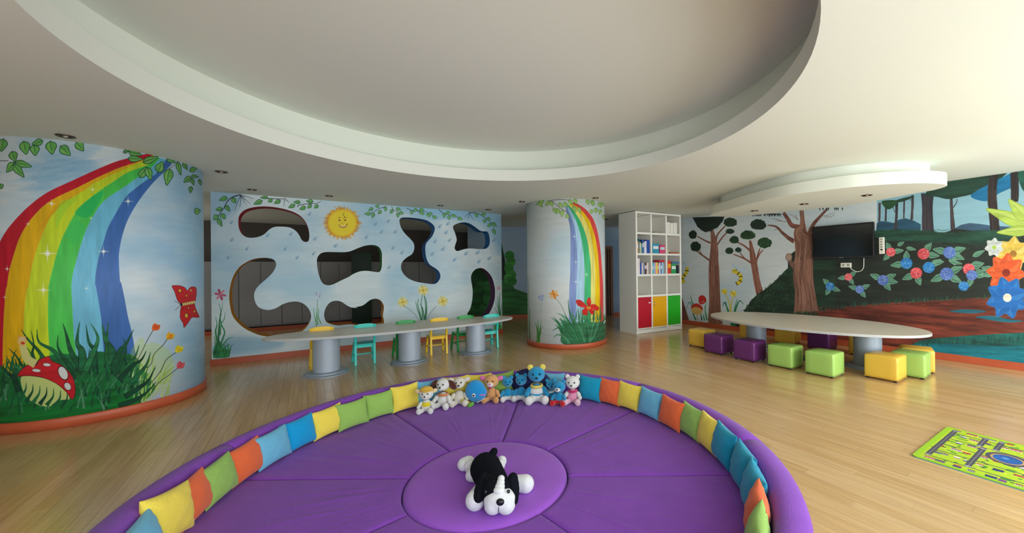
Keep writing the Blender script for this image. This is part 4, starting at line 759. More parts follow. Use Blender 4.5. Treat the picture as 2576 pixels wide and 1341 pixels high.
# seating pit
M_pur = mat('violet_suede', '8445b4', .85, bump=.25, bscale=90, var=.06, vscale=4, sheen=.15, spec=.2); M_pur2 = mat('lilac_suede', '9c58cc', .85, bump=.2, bscale=90, var=.05, vscale=4, sheen=.15, spec=.2)
def rw(x, e): x = min(1, max(0, x/e)); return 1-(1-math.sqrt(max(0, 1-(1-x)**2)))
def sector(r0, r1, a0, a1, z, thick, seed, nr=28, na=60, edge=.03, gap=.004):
    rg = random.Random(seed); bm = bmesh.new(); wr = [(rg.uniform(0, 1), rg.uniform(.2, .95), rg.uniform(.025, .07), rg.uniform(.003, .009), rg.uniform(-1, 1)) for _ in range(14)]
    ss = sorted(set([0, .004, .012, .025, .045] + [1-x for x in (0, .004, .012, .025, .045)] + list(np.linspace(.07, .93, nr)))); tt = sorted(set([0, .004, .012, .025, .045] + [1-x for x in (0, .004, .012, .025, .045)] + list(np.linspace(.07, .93, na))))
    G = []
    for s in ss:
        Rw = []
        for t in tt:
            r = r0+gap+(r1-r0-2*gap)*s; ga = gap/r; a = a0+ga+(a1-a0-2*ga)*t
            d = min((r-r0), (r1-r), (a-a0)*r, (a1-a)*r); zz = z - .028*(1-rw(d, .035)) + .012*math.sin(PI*s)*math.sin(PI*t)
            for (ct, cs, w, h, sl) in wr:
                q = (t-ct-(s-cs)*.12*sl); zz += h*math.exp(-(q/w*3)**2)*max(0, 1-abs(s-cs)*2.5)*min(1, d/.1)
            Rw.append(bm.verts.new((r*math.cos(a), r*math.sin(a), zz)))
        G.append(Rw)
    for i in range(len(ss)-1):
        for j in range(len(tt)-1): bm.faces.new((G[i][j], G[i+1][j], G[i+1][j+1], G[i][j+1]))
    rim = G[0] + [g[-1] for g in G[1:]] + G[-1][-2::-1] + [g[0] for g in G[-2:0:-1]]
    lo = [bm.verts.new((v.co.x, v.co.y, z-thick)) for v in rim]; n = len(rim)
    for i in range(n): bm.faces.new((rim[i], rim[(i+1) % n], lo[(i+1) % n], lo[i]))
    bm.faces.new(lo); return bm
wl_ = ['seat wedge under the toys, left of the back seam', 'seat wedge behind and left of the lilac disc', 'seat wedge left of the lilac disc, nearer the camera', 'seat wedge in front and left of the lilac disc', 'seat wedge in front and right of the lilac disc', 'seat wedge right of the lilac disc, with long creases', 'seat wedge behind and right of the lilac disc', 'seat wedge right of the back seam, under the blue plush toys']
for k in range(8):
    a = PI/2 + k*PI/4; o = obj('floor_cushion', sector(.672, 2.115, a, a+PI/4, ZS, .3, 40+k), M_pur, smooth=True); o.location = PIT
    tag(o, 'purple suede ' + wl_[k], 'seat cushion', 'wedge seat cushions round the lilac disc')
bm = bmesh.new(); lathe(bm, [(0, ZS+.022), (.2, ZS+.021), (.4, ZS+.019), (.55, ZS+.015), (.62, ZS+.008), (.65, ZS-.004), (.665, ZS-.025), (.668, ZS-.06), (.668, ZS-.3), (0, ZS-.3)], 96)
o = obj('round_cushion', bm, M_pur2, smooth=True); o.location = PIT; tag(o, 'round lilac suede cushion in the middle of the seating pit', 'seat cushion')
prof = [(2.14, -.55), (2.125, -.3), (2.122, -.1), (2.128, -.02), (2.142, .018), (2.165, .038), (2.2, .048), (2.25, .047), (2.295, .03), (2.325, .012), (2.328, .002), (2.29, .002), (2.29, -.55)]
rb = tag(empty('ring_backrest', PIT), 'purple suede padded ring rimming the sunken seating pit', 'seating ring')
for k in range(8):
    bm = bmesh.new(); n = 22; G = []; a0 = k*PI/4
    for j in range(n+1):
        a = a0 + (PI/4)*j/n; ed = min(j, n-j); sh = {0: .012, 1: .003}.get(ed, 0); a += (.0012 if j == 0 else -.0012 if j == n else 0)
        if j in (1, n-1): a = a0 + (PI/4)*((.12/n) if j == 1 else 1-.12/n*1)
        G.append([bm.verts.new((r*math.cos(a), r*math.sin(a), z-(sh if z > -.05 and 2.12 < r < 2.32 else 0))) for r, z in prof])
    for g, h in zip(G, G[1:]):
        for i in range(len(prof)): bm.faces.new((g[i], g[(i+1) % len(prof)], h[(i+1) % len(prof)], h[i]))
    bm.faces.new(G[0]); bm.faces.new(G[-1][::-1]); obj('bolster', bm, M_pur, rb, True)

# scatter pillows
PCOL = {'light blue': '6cb4d4', 'yellow': 'f0d855', 'orange': 'e66a3c', 'green': '94bc5c', 'bright blue': '0f9ad4', 'teal blue': '1496b8', 'navy': '141c4c'}
def pillow_mesh(w, h, d, seed, n=18):
    rg = random.Random(seed); bm = bmesh.new(); ph = [rg.uniform(0, 6.28) for _ in range(6)]; sides = []
    for sg in (1, -1):
        G = []
        for i in range(n+1):
            row = []
            for j in range(n+1):
                a, b = math.sin((i/n*2-1)*PI/2), math.sin((j/n*2-1)*PI/2); pin = .1
                x = a*(1-pin*(1-b*b)*abs(a)**3)*w/2; y = b*(1-pin*(1-a*a)*abs(b)**3)*h/2
                t = (max(0, 1-a*a))**.45*(max(0, 1-b*b))**.45; z = sg*d/2*t + .004*math.sin(9*a+ph[0])*math.sin(8*b+ph[1])*t + .003*math.sin(17*a*b+ph[2])*t
                row.append((x, y, z))
            G.append(row)
        sides.append(G)
    V = {}
    def vt(s, i, j):
        e = i in (0, n) or j in (0, n); k = (0 if e else s, i, j)
        if k not in V: V[k] = bm.verts.new(sides[s][i][j])
        return V[k]
    for s in (0, 1):
        for i in range(n):
            for j in range(n): bm.faces.new((vt(s, i, j), vt(s, i+1, j), vt(s, i+1, j+1), vt(s, i, j+1)))
    return bm
def pillow(px, py, col, label, w=.345, h=.315, roll=0, lean=.22, rr=2.03, dz=0, twist=0, d=.13, seed=None):
    c = at(px, py, -.1); rr = min(2.07, max(1.96, math.hypot(c[0]-PIT.x, c[1]-PIT.y))); dirn = Vector((c[0]-PIT.x, c[1]-PIT.y, 0)).normalized(); c = PIT + dirn*rr; tang = Vector((-dirn.y, dirn.x, 0))
    if twist: Rz = Matrix.Rotation(twist, 3, 'Z'); dirn = Rz @ dirn; tang = Rz @ tang
    up = (Vector((0, 0, 1))*math.cos(lean) + dirn*math.sin(lean)).normalized(); nr = up.cross(tang)*-1
    zc = ZS + h/2*math.cos(lean) + .012 + dz
    m = mat('pillow_' + col.replace(' ', '_'), PCOL[col], .9, bump=.25, bscale=60, sheen=.2, spec=.2)
    bm = pillow_mesh(w, h, d, seed or int(px)); o = obj('throw_pillow', bm, m, smooth=True)
    M = Matrix((( -tang.x, up.x, -nr.x, 0), (-tang.y, up.y, -nr.y, 0), (0 if abs(tang.z) < 1e-9 else -tang.z, up.z, -nr.z, 0), (0, 0, 0, 1)))
    o.matrix_world = Matrix.Translation((c[0], c[1], zc)) @ M @ Matrix.Rotation(roll, 4, 'Z')
    tag(o, label, 'pillow', 'throw pillows round the seating pit'); return o
PIL = [(345, 1378, 'light blue', 'light blue square pillow at the bottom left edge, below the big yellow one', dict()),
       (404, 1306, 'yellow', 'pale yellow pillow with a tall pointed corner, nearest yellow on the left of the ring', dict(roll=-.15, twist=-.2, w=.35, h=.32, d=.15)),
       (484, 1255, 'orange', 'orange pillow between the pointed yellow and the first green pillow', dict(roll=.05)),
       (548, 1208, 'green', 'green pillow standing between two orange pillows', dict(roll=.05)),
       (618, 1160, 'orange', 'orange pillow leaning beside the light blue one on the left of the ring', dict(roll=.04)),
       (686, 1125, 'light blue', 'light blue pillow between an orange and a bright blue pillow', dict(roll=.03)),
       (752, 1090, 'bright blue', 'bright blue pillow, the only deep sky-blue one on the left of the ring', dict(roll=.03)),
       (822, 1060, 'yellow', 'yellow pillow between the bright blue and a green pillow', dict(roll=.04)),
       (887, 1042, 'green', 'green pillow directly right of the yellow one, first of two greens in a row', dict()),
       (953, 1018, 'green', 'green pillow directly left of the yellow one next to the toys', dict()),
       (1018, 1000, 'yellow', 'yellow pillow just left of the row of plush toys', dict(roll=.03)),
       (1076, 985, 'light blue', 'light blue pillow mostly hidden behind the yellow-capped plush', dict()),
       (1140, 968, 'yellow', 'yellow pillow behind the cream lamb plush', dict()),
       (1204, 962, 'yellow', 'yellow pillow behind the blue whale plush', dict()),
       (1266, 965, 'green', 'green pillow behind the tan puppy with pink ears', dict(roll=.15)),
       (1392, 967, 'light blue', 'light blue pillow behind the red-trousered plush', dict()),
       (1484, 980, 'teal blue', 'teal blue pillow just right of the pink plush', dict(roll=-.03)),
       (1536, 987, 'orange', 'orange pillow between the teal and a yellow pillow behind', dict(roll=-.03, w=.33)),
       (1586, 998, 'yellow', 'yellow pillow between the far orange and the light blue pillow', dict(roll=-.04)),
       (1636, 1018, 'light blue', 'light blue pillow on the right of the ring between yellow and orange', dict(roll=-.06)),
       (1688, 1042, 'orange', 'orange pillow between the light blue and a green pillow on the right', dict(roll=-.04)),
       (1740, 1063, 'green', 'green pillow between an orange and a yellow pillow on the right', dict(roll=-.04)),
       (1792, 1092, 'yellow', 'yellow pillow beside the first of three teal pillows', dict(roll=-.03)),
       (1836, 1122, 'teal blue', 'teal pillow farthest of three teal pillows in a row', dict(roll=-.04)),
       (1872, 1180, 'teal blue', 'teal pillow, the middle of three teal pillows in a row', dict(roll=-.05, twist=.05)),
       (1895, 1238, 'teal blue', 'teal pillow nearest the camera of three in a row', dict(roll=-.05, twist=.08)),
       (1903, 1304, 'orange', 'orange pillow at the lower right, nearest orange on that side', dict(roll=-.08, twist=.08)),
       (1902, 1368, 'green', 'pale green pillow cut by the bottom edge at the lower right', dict(roll=-.08, twist=.08))]
for px, py, c, lb, kw in PIL: pillow(px, py, c, lb, **{**(dict(h=.29) if px < 960 else {}), **kw})
# round navy bolster cushion behind the blue plushes
c = on_cyl([(1335, 955)], PIT[:2], 2.0, True)[0]; bm = bmesh.new(); ell(bm, (0, 0, 0), (.27, .07, .2), seg=32); o = obj('round_pillow', bm, mat('navy_cloth', '10184a', .8, bump=.15), smooth=True)
o.location = (c[0], c[1]-.03, ZS+.21); o.rotation_euler = (.15, 0, math.atan2(c[1]-PIT.y, c[0]-PIT.x)-PI/2); tag(o, 'dark navy rounded cushion behind the blue plush toys', 'pillow')

# tables
M_top = mat('pale_laminate_top', 'd9cfbe', .35, var=.03); M_edge = mat('grey_edge_band', 'b4b6b8', .4); M_steel = mat('satin_aluminium', 'aab6c4', .42, .15, var=.03)
def pedestal(parent, x, y, h, r=.17, rp=.295):
    bm = bmesh.new(); lathe(bm, [(0, .001), (rp, .001), (rp, .012), (rp-.012, .022), (rp-.045, .026), (rp-.05, .04), (r+.02, .046), (r+.004, .05)], 48, (x, y, 0)); b = obj('base_plate', bm, mat('brushed_base', '9aa6b2', .35, .3), parent, True)
    bm = bmesh.new(); lathe(bm, [(0, .049), (r, .049), (r, h), (0, h)], 48, (x, y, 0)); p = obj('pedestal', bm, M_steel, parent); sharpen(p); sharpen(b)
def oval_table(name, u, v, au, av, ped, label, ex=2.0, z=.6):
    x, y = rm(u, v); t = tag(empty(name, (x, y, 0), rot_u), label, 'table')
    th = np.linspace(0, 2*PI, 96, endpoint=False); pts = [(au*abs(math.cos(a))**(2/ex)*math.copysign(1, math.cos(a)), av*abs(math.sin(a))**(2/ex)*math.copysign(1, math.sin(a))) for a in th]
    obj('edge_band', prism(bmesh.new(), [(a*1.001, b*1.001) for a, b in pts], z-.032, z-.003), M_edge, t)
    obj('tabletop', prism(bmesh.new(), [(a*.999, b*.999) for a, b in pts], z-.004, z), M_top, t)
    for pu, pv in ped: pedestal(t, pu-u, pv-v, z-.03)
    return t
oval_table('activity_table', 6.65, -1.34, .55, 1.86, [(6.66, -.22), (6.66, -1.37), (6.68, -2.5)], 'long oval table on three aluminium pedestals before the mural wall', 2.1)
oval_table('activity_table', 3.02, -6.68, 1.58, .94, [(2.17, -6.82), (3.87, -6.82)], 'wide oval table on two aluminium pedestals beside the forest mural', 2.0)
# children's chairs
def leg_bm(x0, y0, z0, x1, y1, z1, s=.036):
    bm = bmesh.new(); a = [bm.verts.new((x0+i*s/2, y0+j*s/2, z0)) for i, j in ((-1, -1), (1, -1), (1, 1), (-1, 1))]; b = [bm.verts.new((x1+i*s/2, y1+j*s/2, z1)) for i, j in ((-1, -1), (1, -1), (1, 1), (-1, 1))]
    bm.faces.new(a[::-1]); bm.faces.new(b)
    for i in range(4): bm.faces.new((a[i], a[(i+1) % 4], b[(i+1) % 4], b[i]))
    es = bm.edges[:]; bmesh.ops.bevel(bm, geom=es, offset=.004, segments=1, affect='EDGES'); return bm
def chair(col, mname, u, v, label, turn=0):
    m = mat(mname, col, .35, coat=.2); x, y = rm(u+.14, v); t = tag(empty('childs_chair', (x, y, 0), rot_u+PI/2+turn), label, 'chair', 'painted childrens chairs at the long table')
    w, d, sh, bh = .30, .29, .33, .665                    # +y of the chair is its front
    bm = bmesh.new(); box(bm, (0, .0, sh-.01), (w, d, .022), bev=.008); obj('seat', bm, m, t)
    bm = bmesh.new(); box(bm, (0, d/2-.02, sh-.04), (w-.04, .018, .04)); box(bm, (0, -d/2+.02, sh-.04), (w-.04, .018, .04)); box(bm, (w/2-.03, 0, sh-.04), (.018, d-.06, .04)); box(bm, (-w/2+.03, 0, sh-.04), (.018, d-.06, .04)); obj('seat_rail', bm, m, t)
    for s in (-1, 1):
        obj('leg', leg_bm(s*(w/2+.002), d/2+.01, .001, s*(w/2-.02), d/2-.03, sh-.02), m, t)
        obj('leg', leg_bm(s*(w/2-.015), -d/2-.02, .001, s*(w/2-.015), -d/2+.0, sh), m, t)
        obj('back_post', leg_bm(s*(w/2-.015), -d/2, sh-.001, s*(w/2-.015), -d/2-.05, bh-.03), m, t)
        bm = bmesh.new(); box(bm, (s*(w/2-.012), -.01, .13), (.016, d-.02, .022)); obj('stretcher', bm, m, t)
    bm = bmesh.new(); box(bm, (0, d/2-.01, .12), (w-.02, .016, .022)); obj('stretcher', bm, m, t)
    for z0, hh, bow in ((bh-.085, .07, .012), (bh-.2, .045, .0)):
        bm = bmesh.new(); n = 10; lo = []; 
        for i in range(n+1):
            q = i/n*2-1; X = q*(w/2+.005); cy = -d/2-.045+ (.0 if z0 > .5 else .012) - .015*(1-q*q); zz = z0+hh*(.8 if abs(q) > .79 else 1) + (bow*(1-q*q) if abs(q) < .8 else bow*.6)
            lo.append([bm.verts.new((X, cy+.009, z0)), bm.verts.new((X, cy-.009, z0)), bm.verts.new((X, cy-.009, zz)), bm.verts.new((X, cy+.009, zz))])
        for a, b in zip(lo, lo[1:]):
            for k in range(4): bm.faces.new((a[k], a[(k+1) % 4], b[(k+1) % 4], b[k]))
        bm.faces.new(lo[0]); bm.faces.new(lo[-1][::-1]); obj('back_rail', bm, m, t)
    return t
TQ, YE, GR = ('2cc8bc', 'turquoise_paint'), ('f2c61c', 'yellow_paint'), ('1f9a48', 'green_paint')
for (c, n), u, v, lb, tn in ((YE, 6.99, -.17, 'small yellow wooden chair behind the first pedestal of the long table', 0), (TQ, 6.93, -.75, 'small turquoise wooden chair between the first and second pedestal', .0), (GR, 6.99, -1.37, 'small green wooden chair half hidden by the middle pedestal', .0),
                              (YE, 6.94, -1.92, 'small yellow wooden chair between the middle and last pedestal, fully in view', -.03), (GR, 6.99, -2.40, 'small green wooden chair just left of the last pedestal', .03), (TQ, 6.86, -2.86, 'small turquoise wooden chair at the right end of the long table', .0)):
    chair(c, n, u, v, lb, tn + PI)
# cube stools
SC = {'yellow': 'e6bb48', 'purple': '652a6a', 'green': 'a0c866'}
def stool(px, py, col, label, z=0, turn=0, s=.37, h=.325):
    P = at(px, py, z); pu, pv = float(np.array(P[:2]) @ U1)+s/2, float(np.array(P[:2]) @ U2)-s/2
    m = mat('leatherette_' + col, SC[col], .38, bump=.06, bscale=120, coat=.1); t = tag(empty('cube_stool', (*rm(pu, pv), 0), rot_u+turn), label, 'stool', 'cube stools round the right-hand table')
    bm = bmesh.new(); box(bm, (0, 0, h/2+.012), (s-.01, s-.01, h-.03), bev=.022)
    bmesh.ops.subdivide_edges(bm, edges=[e for e in bm.edges if e.calc_length() > .2], cuts=4, use_grid_fill=True)
    for v in bm.verts:
        if v.co.z > h*.6: q = (1-(v.co.x/(s/2))**2)*(1-(v.co.y/(s/2))**2); v.co.z += .014*max(0, q)*((v.co.z-h*.6)/(h*.4))
    obj('padded_cube', bm, m, t, True)
    for i in (-1, 1):
        for j in (-1, 1): bm = bmesh.new(); lathe(bm, [(0, .001), (.018, .001), (.02, .016), (0, .016)], 12, (i*(s/2-.04), j*(s/2-.04), 0)); obj('foot', bm, M_dark, t)
    bm = bmesh.new(); q = s/2-.006
    tube(bm, [(q, -q, .03), (q, q, .03), (-q, q, .03), (-q, -q, .03), (q, -q, .03)], .003, 6); obj('seam', bm, m, t)
    return t
stool(1771.6, 878, 'yellow', 'yellow cube stool nearest the white shelf'); stool(1816.3, 895.7, 'purple', 'purple cube stool beside the yellow one by the shelf, farther of two front purples')
stool(1898, 914.8, 'purple', 'purple cube stool between the other purple stool and a green one'); stool(1993, 932.7, 'green', 'green cube stool next to the purple stool, farther of the two side by side greens')
stool(2098, 955, 'green', 'green cube stool left of the near pedestal, beside another green'); stool(2260, 966, 'yellow', 'yellow cube stool in front, nearest the camera at the oval table')
stool(2326, 958, 'green', 'green cube stool behind the front yellow one, at the table end', turn=.05); stool(1995, 869, 'yellow', 'yellow cube stool under the table in the middle of its far side', turn=.1)
stool(2086, 884, 'purple', 'purple cube stool in the shade under the oval table', turn=0); stool(1902, 858, 'yellow', 'yellow cube stool hidden behind the far pedestal')
stool(2200, 902, 'yellow', 'yellow cube stool hidden behind the near pedestal'); stool(2339, 880.5, 'yellow', 'yellow cube stool at the wall behind the last green stool', z=.34, turn=.3)
# socket bar on the floor
P = at(2028, 903, 0); t = tag(empty('floor_socket', P, rot_u), 'black floor socket box with chrome strip under the oval table', 'socket'); obj('housing', BX((0, 0, .02), (.1, .34, .036), bev=.006), mat('black_plastic', '15151a', .4), t); obj('strip', BX((-.03, 0, .04), (.02, .3, .006)), M_chrome, t)

# white shelf
P0 = at(1602, 842); ang = math.atan2(.711, 1.23); t = tag(empty('shelving_unit', P0, ang), 'tall white shelf with red, yellow and green doors beside the forest mural', 'shelf')
SW, SD, SH, T = 1.42, .62, 2.79, .045
cols_x = [0, SW/3, 2*SW/3, SW]; zs = [.11, .855, 1.335, 1.815, 2.295, SH-T]
obj('side_panel', BX((T/2, SD/2, SH/2+.001), (T, SD, SH)), M_white, t); obj('side_panel', BX((SW-T/2, SD/2, SH/2+.001), (T, SD, SH)), M_white, t)
for k in (1, 2): obj('divider', BX((cols_x[k], SD/2, SH/2), (T, SD-.02, SH-.1)), M_white, t)
obj('back_panel', BX((SW/2, SD-.008, SH/2), (SW-.04, .012, SH-.06)), mat('shelf_back', 'f2eede', .5), t)
obj('plinth', BX((SW/2, .03, .055), (SW-.08, .03, .1)), M_white, t); obj('top_panel', BX((SW/2, SD/2, SH-T/2), (SW-.08, SD, T)), M_white, t)
for k in range(3):
    x0, x1 = cols_x[k]+T/2+(T/2 if k == 0 else 0), cols_x[k+1]-T/2-(T/2 if k == 2 else 0)
    for z in zs[:-1]: obj('shelf_board', BX(((x0+x1)/2, SD/2, z), (x1-x0, SD-.03, T)), M_white, t)
    c, n = (('c01830', 'red'), ('f0b010', 'yellow'), ('22b020', 'green'))[k]
    d = obj('door', BX(((x0+x1)/2, .012, (zs[0]+zs[1])/2), (x1-x0-.006, .02, zs[1]-zs[0]-T-.006), bev=.002), mat(n+'_door', c, .35, coat=.3), t); d['label'] = n + ' door'
    kx = x1-.03 if k == 0 else x0+.03
    bm = bmesh.new()
    if k == 1: tube(bm, [(kx, .002, .72), (kx, -.02, .72), (kx, -.02, .62), (kx, .002, .62)], .005); nm = 'handle'
    else: ell(bm, (kx, -.012, .77), (.014, .014, .014), seg=12); nm = 'knob'
    obj(nm, bm, M_chrome, d, True)
    if k == 0: obj('sticker', BX((kx-.03, .0005, .70), (.06, .002, .025)), M_white, d)
shelf_M = t.matrix_basis.copy(); SHM = Matrix.Translation(P0) @ Matrix.Rotation(ang, 4, 'Z')
def on_shelf(name, x, zi, w, h, d, col, label, cat, grp, tilt=0, lying=False, y=.02, stripe=None):
    z = zs[zi]+T/2+.001; e = empty(name, SHM @ Vector((x, y, z)), ang); m = mat('cover_' + col, col, .5); pg = mat('book_pages', 'eae6d8', .7)
    if not lying:
        obj('cover', box(bmesh.new(), (0, d/2, h/2), (w, d, h), bev=.002), m, e); obj('pages', BX((0, d/2+.004, h/2), (w*.72, d-.004, h+.002)) if cat == 'book' else BX((0, d/2, h+.001), (w*.9, d*.9, .002)), pg if cat == 'book' else m, e)
        if stripe: obj('spine_label' if cat == 'book' else 'front_label', BX((0, -.0008, h*.6), (w*.8, .0016, h*.3)), mat('cover_' + stripe, stripe, .5), e)
        e.rotation_euler = (0, 0, ang); 
        if tilt: e.rotation_mode = 'XYZ'; e.rotation_euler = (0, tilt, ang)
    else:
        obj('cover', box(bmesh.new(), (0, d/2, h/2), (w, d, h), bev=.002), m, e)
    tag(e, label, cat, grp); return e
names = {'e0a050': 'amber', '206878': 'dark teal', 'dcc88c': 'cream', '5fa6a8': 'pale teal', '2858a0': 'blue', 'c4cce4': 'lavender', 'eaeaf0': 'white', '1446a8': 'royal blue', 'e8e0e4': 'pinkish white', '2a50b0': 'deep blue', 'd8d0a8': 'sand', '8890c0': 'grey-blue', '5a3828': 'brown', 'e4d8d8': 'off-white', '48b0c0': 'turquoise', '9ac4e0': 'sky blue', 'e890b8': 'pink', 'f0d848': 'lemon', 'e0588c': 'rose', 'c0e0e0': 'mint', '6878b8': 'periwinkle', 'a8d4f0': 'ice blue', '101830': 'black', 'd8e8c0': 'pale green'}
orn = ['first', 'second', 'third', 'fourth', 'fifth', 'sixth', 'seventh', 'eighth', 'ninth']
def books(zi, k, L, where, grp):
    x = cols_x[k]+T/2+(T/2 if k == 0 else 0)+.012
    for i, (w, h, c) in enumerate(L):
        on_shelf('book', x+w/2, zi, w, h, .2, c, '%s book, %s from the left in the %s' % (names[c], orn[i], where), 'book', grp, stripe=None if i % 2 else 'e4d8d8'); x += w+.002
books(3, 0, [(.035, .27, 'e0a050'), (.03, .33, '206878'), (.04, .25, 'dcc88c'), (.035, .22, '5fa6a8'), (.045, .31, '2858a0'), (.04, .26, 'c4cce4'), (.04, .28, 'eaeaf0'), (.085, .31, '1446a8')], 'upper left book compartment', 'books in the upper left compartment')
books(2, 0, [(.07, .36, 'e8e0e4'), (.05, .27, '2a50b0'), (.04, .26, 'd8d0a8'), (.045, .27, '8890c0'), (.06, .27, '5a3828'), (.05, .26, 'e4d8d8')], 'lower left book compartment', 'books in the lower left compartment')
books(2, 1, [(.035, .25, '48b0c0'), (.04, .27, '9ac4e0'), (.03, .26, 'e890b8'), (.05, .27, 'f0d848'), (.035, .25, 'e0588c'), (.05, .26, 'c0e0e0'), (.04, .26, '6878b8'), (.05, .27, 'a8d4f0')], 'lower middle book compartment', 'books in the lower middle compartment')
x = cols_x[1]+T/2; on_shelf('toy_box', x+.12, 3, .2, .23, .2, '2f96b4', 'teal and white toy box in the middle of the shelf', 'box', None, stripe='eaeaf0'); on_shelf('toy_box', x+.33, 3, .17, .2, .2, 'd84878', 'pink and white toy box beside the teal box', 'box', None, stripe='c0e0e0')
on_shelf('game_box', x+.3, 2, .18, .05, .2, 'c02838', 'flat red box lying on top of the lower middle books', 'box', None, lying=True).location.z += .275
x = cols_x[2]+T/2; on_shelf('game_box', x+.07, 2, .11, .31, .2, 'd83a24', 'red game box with a yellow sun patch, lower right compartment', 'box', None, stripe='f0b010'); on_shelf('book', x+.215, 2, .16, .24, .2, '2a9a58', 'green and white picture book in the lower right compartment', 'book', None, stripe='eaeaf0'); on_shelf('book', x+.35, 2, .07, .2, .2, '101830', 'black spined book at the right end of the lower right compartment', 'book', None)
on_shelf('game_box', x+.28, 2, .24, .04, .2, '3a70a0', 'flat blue box lying across the books in the lower right compartment', 'box', None, lying=True).location.z += .245
on_shelf('wooden_tray', x+.26, 3, .26, .03, .2, 'b05a30', 'flat orange-brown wooden tray alone in the upper right book compartment', 'tray', None, lying=True); on_shelf('wooden_block', x+.04, 3, .03, .1, .05, 'dcc88c', 'small pale wooden block by the divider in the upper right compartment', 'toy', None, lying=True)
on_shelf('tray', cols_x[1]+T/2+.2, 4, .26, .03, .24, '8a8a7a', 'flat grey tray lying in the top middle compartment', 'tray', None, lying=True)
for q, (xx, ww, hh) in enumerate(((.06, .1, .27), (.17, .1, .26), (.285, .11, .27))): on_shelf('file_box', cols_x[2]+T/2+xx, 4, ww, hh, .2, 'eceae0', 'plain white box file, %s from the left in the top right compartment' % orn[q], 'box', 'white box files on the top shelf')

# television, socket, switch strip
def onwall(u, z, off=0): x, y = rm(u, DR+off); return Vector((x, y, z))
rwz = math.atan2(U1[1], U1[0])
t = tag(empty('television', onwall(2.985, 1.955, .06), rwz), 'black flat television on the forest mural wall', 'television')   # local x = U1, local y = -U2... faces the room
M_blk = mat('black_gloss', '0a0a0e', .12, coat=.6, spec=.6)
sy = 1 if (Vector((-U1[1], U1[0], 0)).dot(Vector((U2[0], U2[1], 0))) > 0) else -1
obj('housing', BX((0, 0, 0), (.99, .06, .63), bev=.006), mat('black_plastic', '15151a', .4), t); obj('screen', BX((0, sy*.031, .008), (.95, .004, .56)), M_blk, t); obj('bezel', BX((0, sy*.033, -.295), (.97, .004, .02)), mat('dark_grey', '2c2c30', .35), t); obj('badge', BX((0.0, sy*.036, -.3), (.07, .003, .012)), M_chrome, t)
obj('wall_bracket', BX((0, -sy*.045, 0), (.3, .03, .3)), M_dark, t)
S2 = onwall(2.99, 0, 0)
def wallpt(px, py, off): P = on_plane([(px, py)], U2, DR)[0]; return Vector((P[0]+U2[0]*off, P[1]+U2[1]*off, P[2]))
P = wallpt(2129, 667, .012); t = tag(empty('power_outlet', P, rwz), 'white double power outlet on the wall below the television', 'socket'); M_plate = mat('white_plastic', 'e8e6da', .4)
obj('plate', BX((0, 0, 0), (.17, .022, .085), bev=.004), M_plate, t)
for i in (-1, 1): bm = bmesh.new(); lathe(bm, [(0, .0), (.022, 0), (.022, .004), (.0, .004)], 16); bmesh.ops.transform(bm, matrix=Matrix.Translation((i*.04, sy*.011, 0)) @ Matrix.Rotation(-sy*PI/2, 4, 'X'), verts=bm.verts[:]); obj('socket_ring', bm, mat('grey_ring', '9a9a90', .4), t)
bm = bmesh.new(); tube(bm, [wallpt(x, y, .02) for x, y in spline([(2139, 670), (2144, 678), (2155, 683), (2166, 682), (2173, 674), (2174, 660), (2174, 648)], False, 5)], .006, 8); tag(obj('power_cable', bm, M_plate, smooth=True), 'thin white cable looping from the outlet up to the television', 'cable')
P = wallpt(2219, 618, .015); t = tag(empty('switch_strip', P, rwz), 'tall white switch strip on the mural right of the television', 'switch panel'); obj('housing', BX((0, 0, 0), (.075, .028, .29), bev=.006), M_plate, t)
for i in range(5): obj('rocker_switch', BX((0, sy*.016, .11-i*.045), (.03, .008, .026), bev=.002), mat('grey_ring', '9a9a90', .4) if i < 4 else M_dark, t)

# cupboards and panel seen through the cut-outs
M_cup = mat('grey_cupboard', '8f8d8c', .45)
for k in range(9):
    v1 = 4.0-k*.86; v0 = v1-.855
    if v0 < -3.9: break
    t = tag(empty('cupboard', (*rm(12.6, (v0+v1)/2), 0), rot_u), 'grey two-door cupboard in the dim row behind the mural wall', 'cupboard', 'grey cupboards behind the mural wall')
    obj('carcass', BX((.12, 0, .94), (.34, .855, 1.66)), M_cup, t)
    for s in (-1, 1):
        d = obj('door', BX((-.06, s*.215, .95), (.02, .415, 1.62), bev=.003), M_cup, t); obj('handle', BX((-.078, s*.03, 1.0), (.012, .012, .12)), M_chrome, d)
P = on_plane([(910, 700)], U1, 11.2)[0]; hw = .5*abs(hit_s(884, U1, 11.2, -U2)-hit_s(934.5, U1, 11.2, -U2))
t = tag(empty('screen_panel', (P[0], P[1], 0), rot_u), 'dark green upright panel seen through the cut-outs of the mural wall', 'panel'); obj('board', BX((0, 0, 1.0), (.04, hw*2, 1.98), bev=.004), mat('dark_green', '12301e', .6), t); obj('foot', BX((0, 0, .02), (.3, hw*1.6, .03)), M_dark, t)

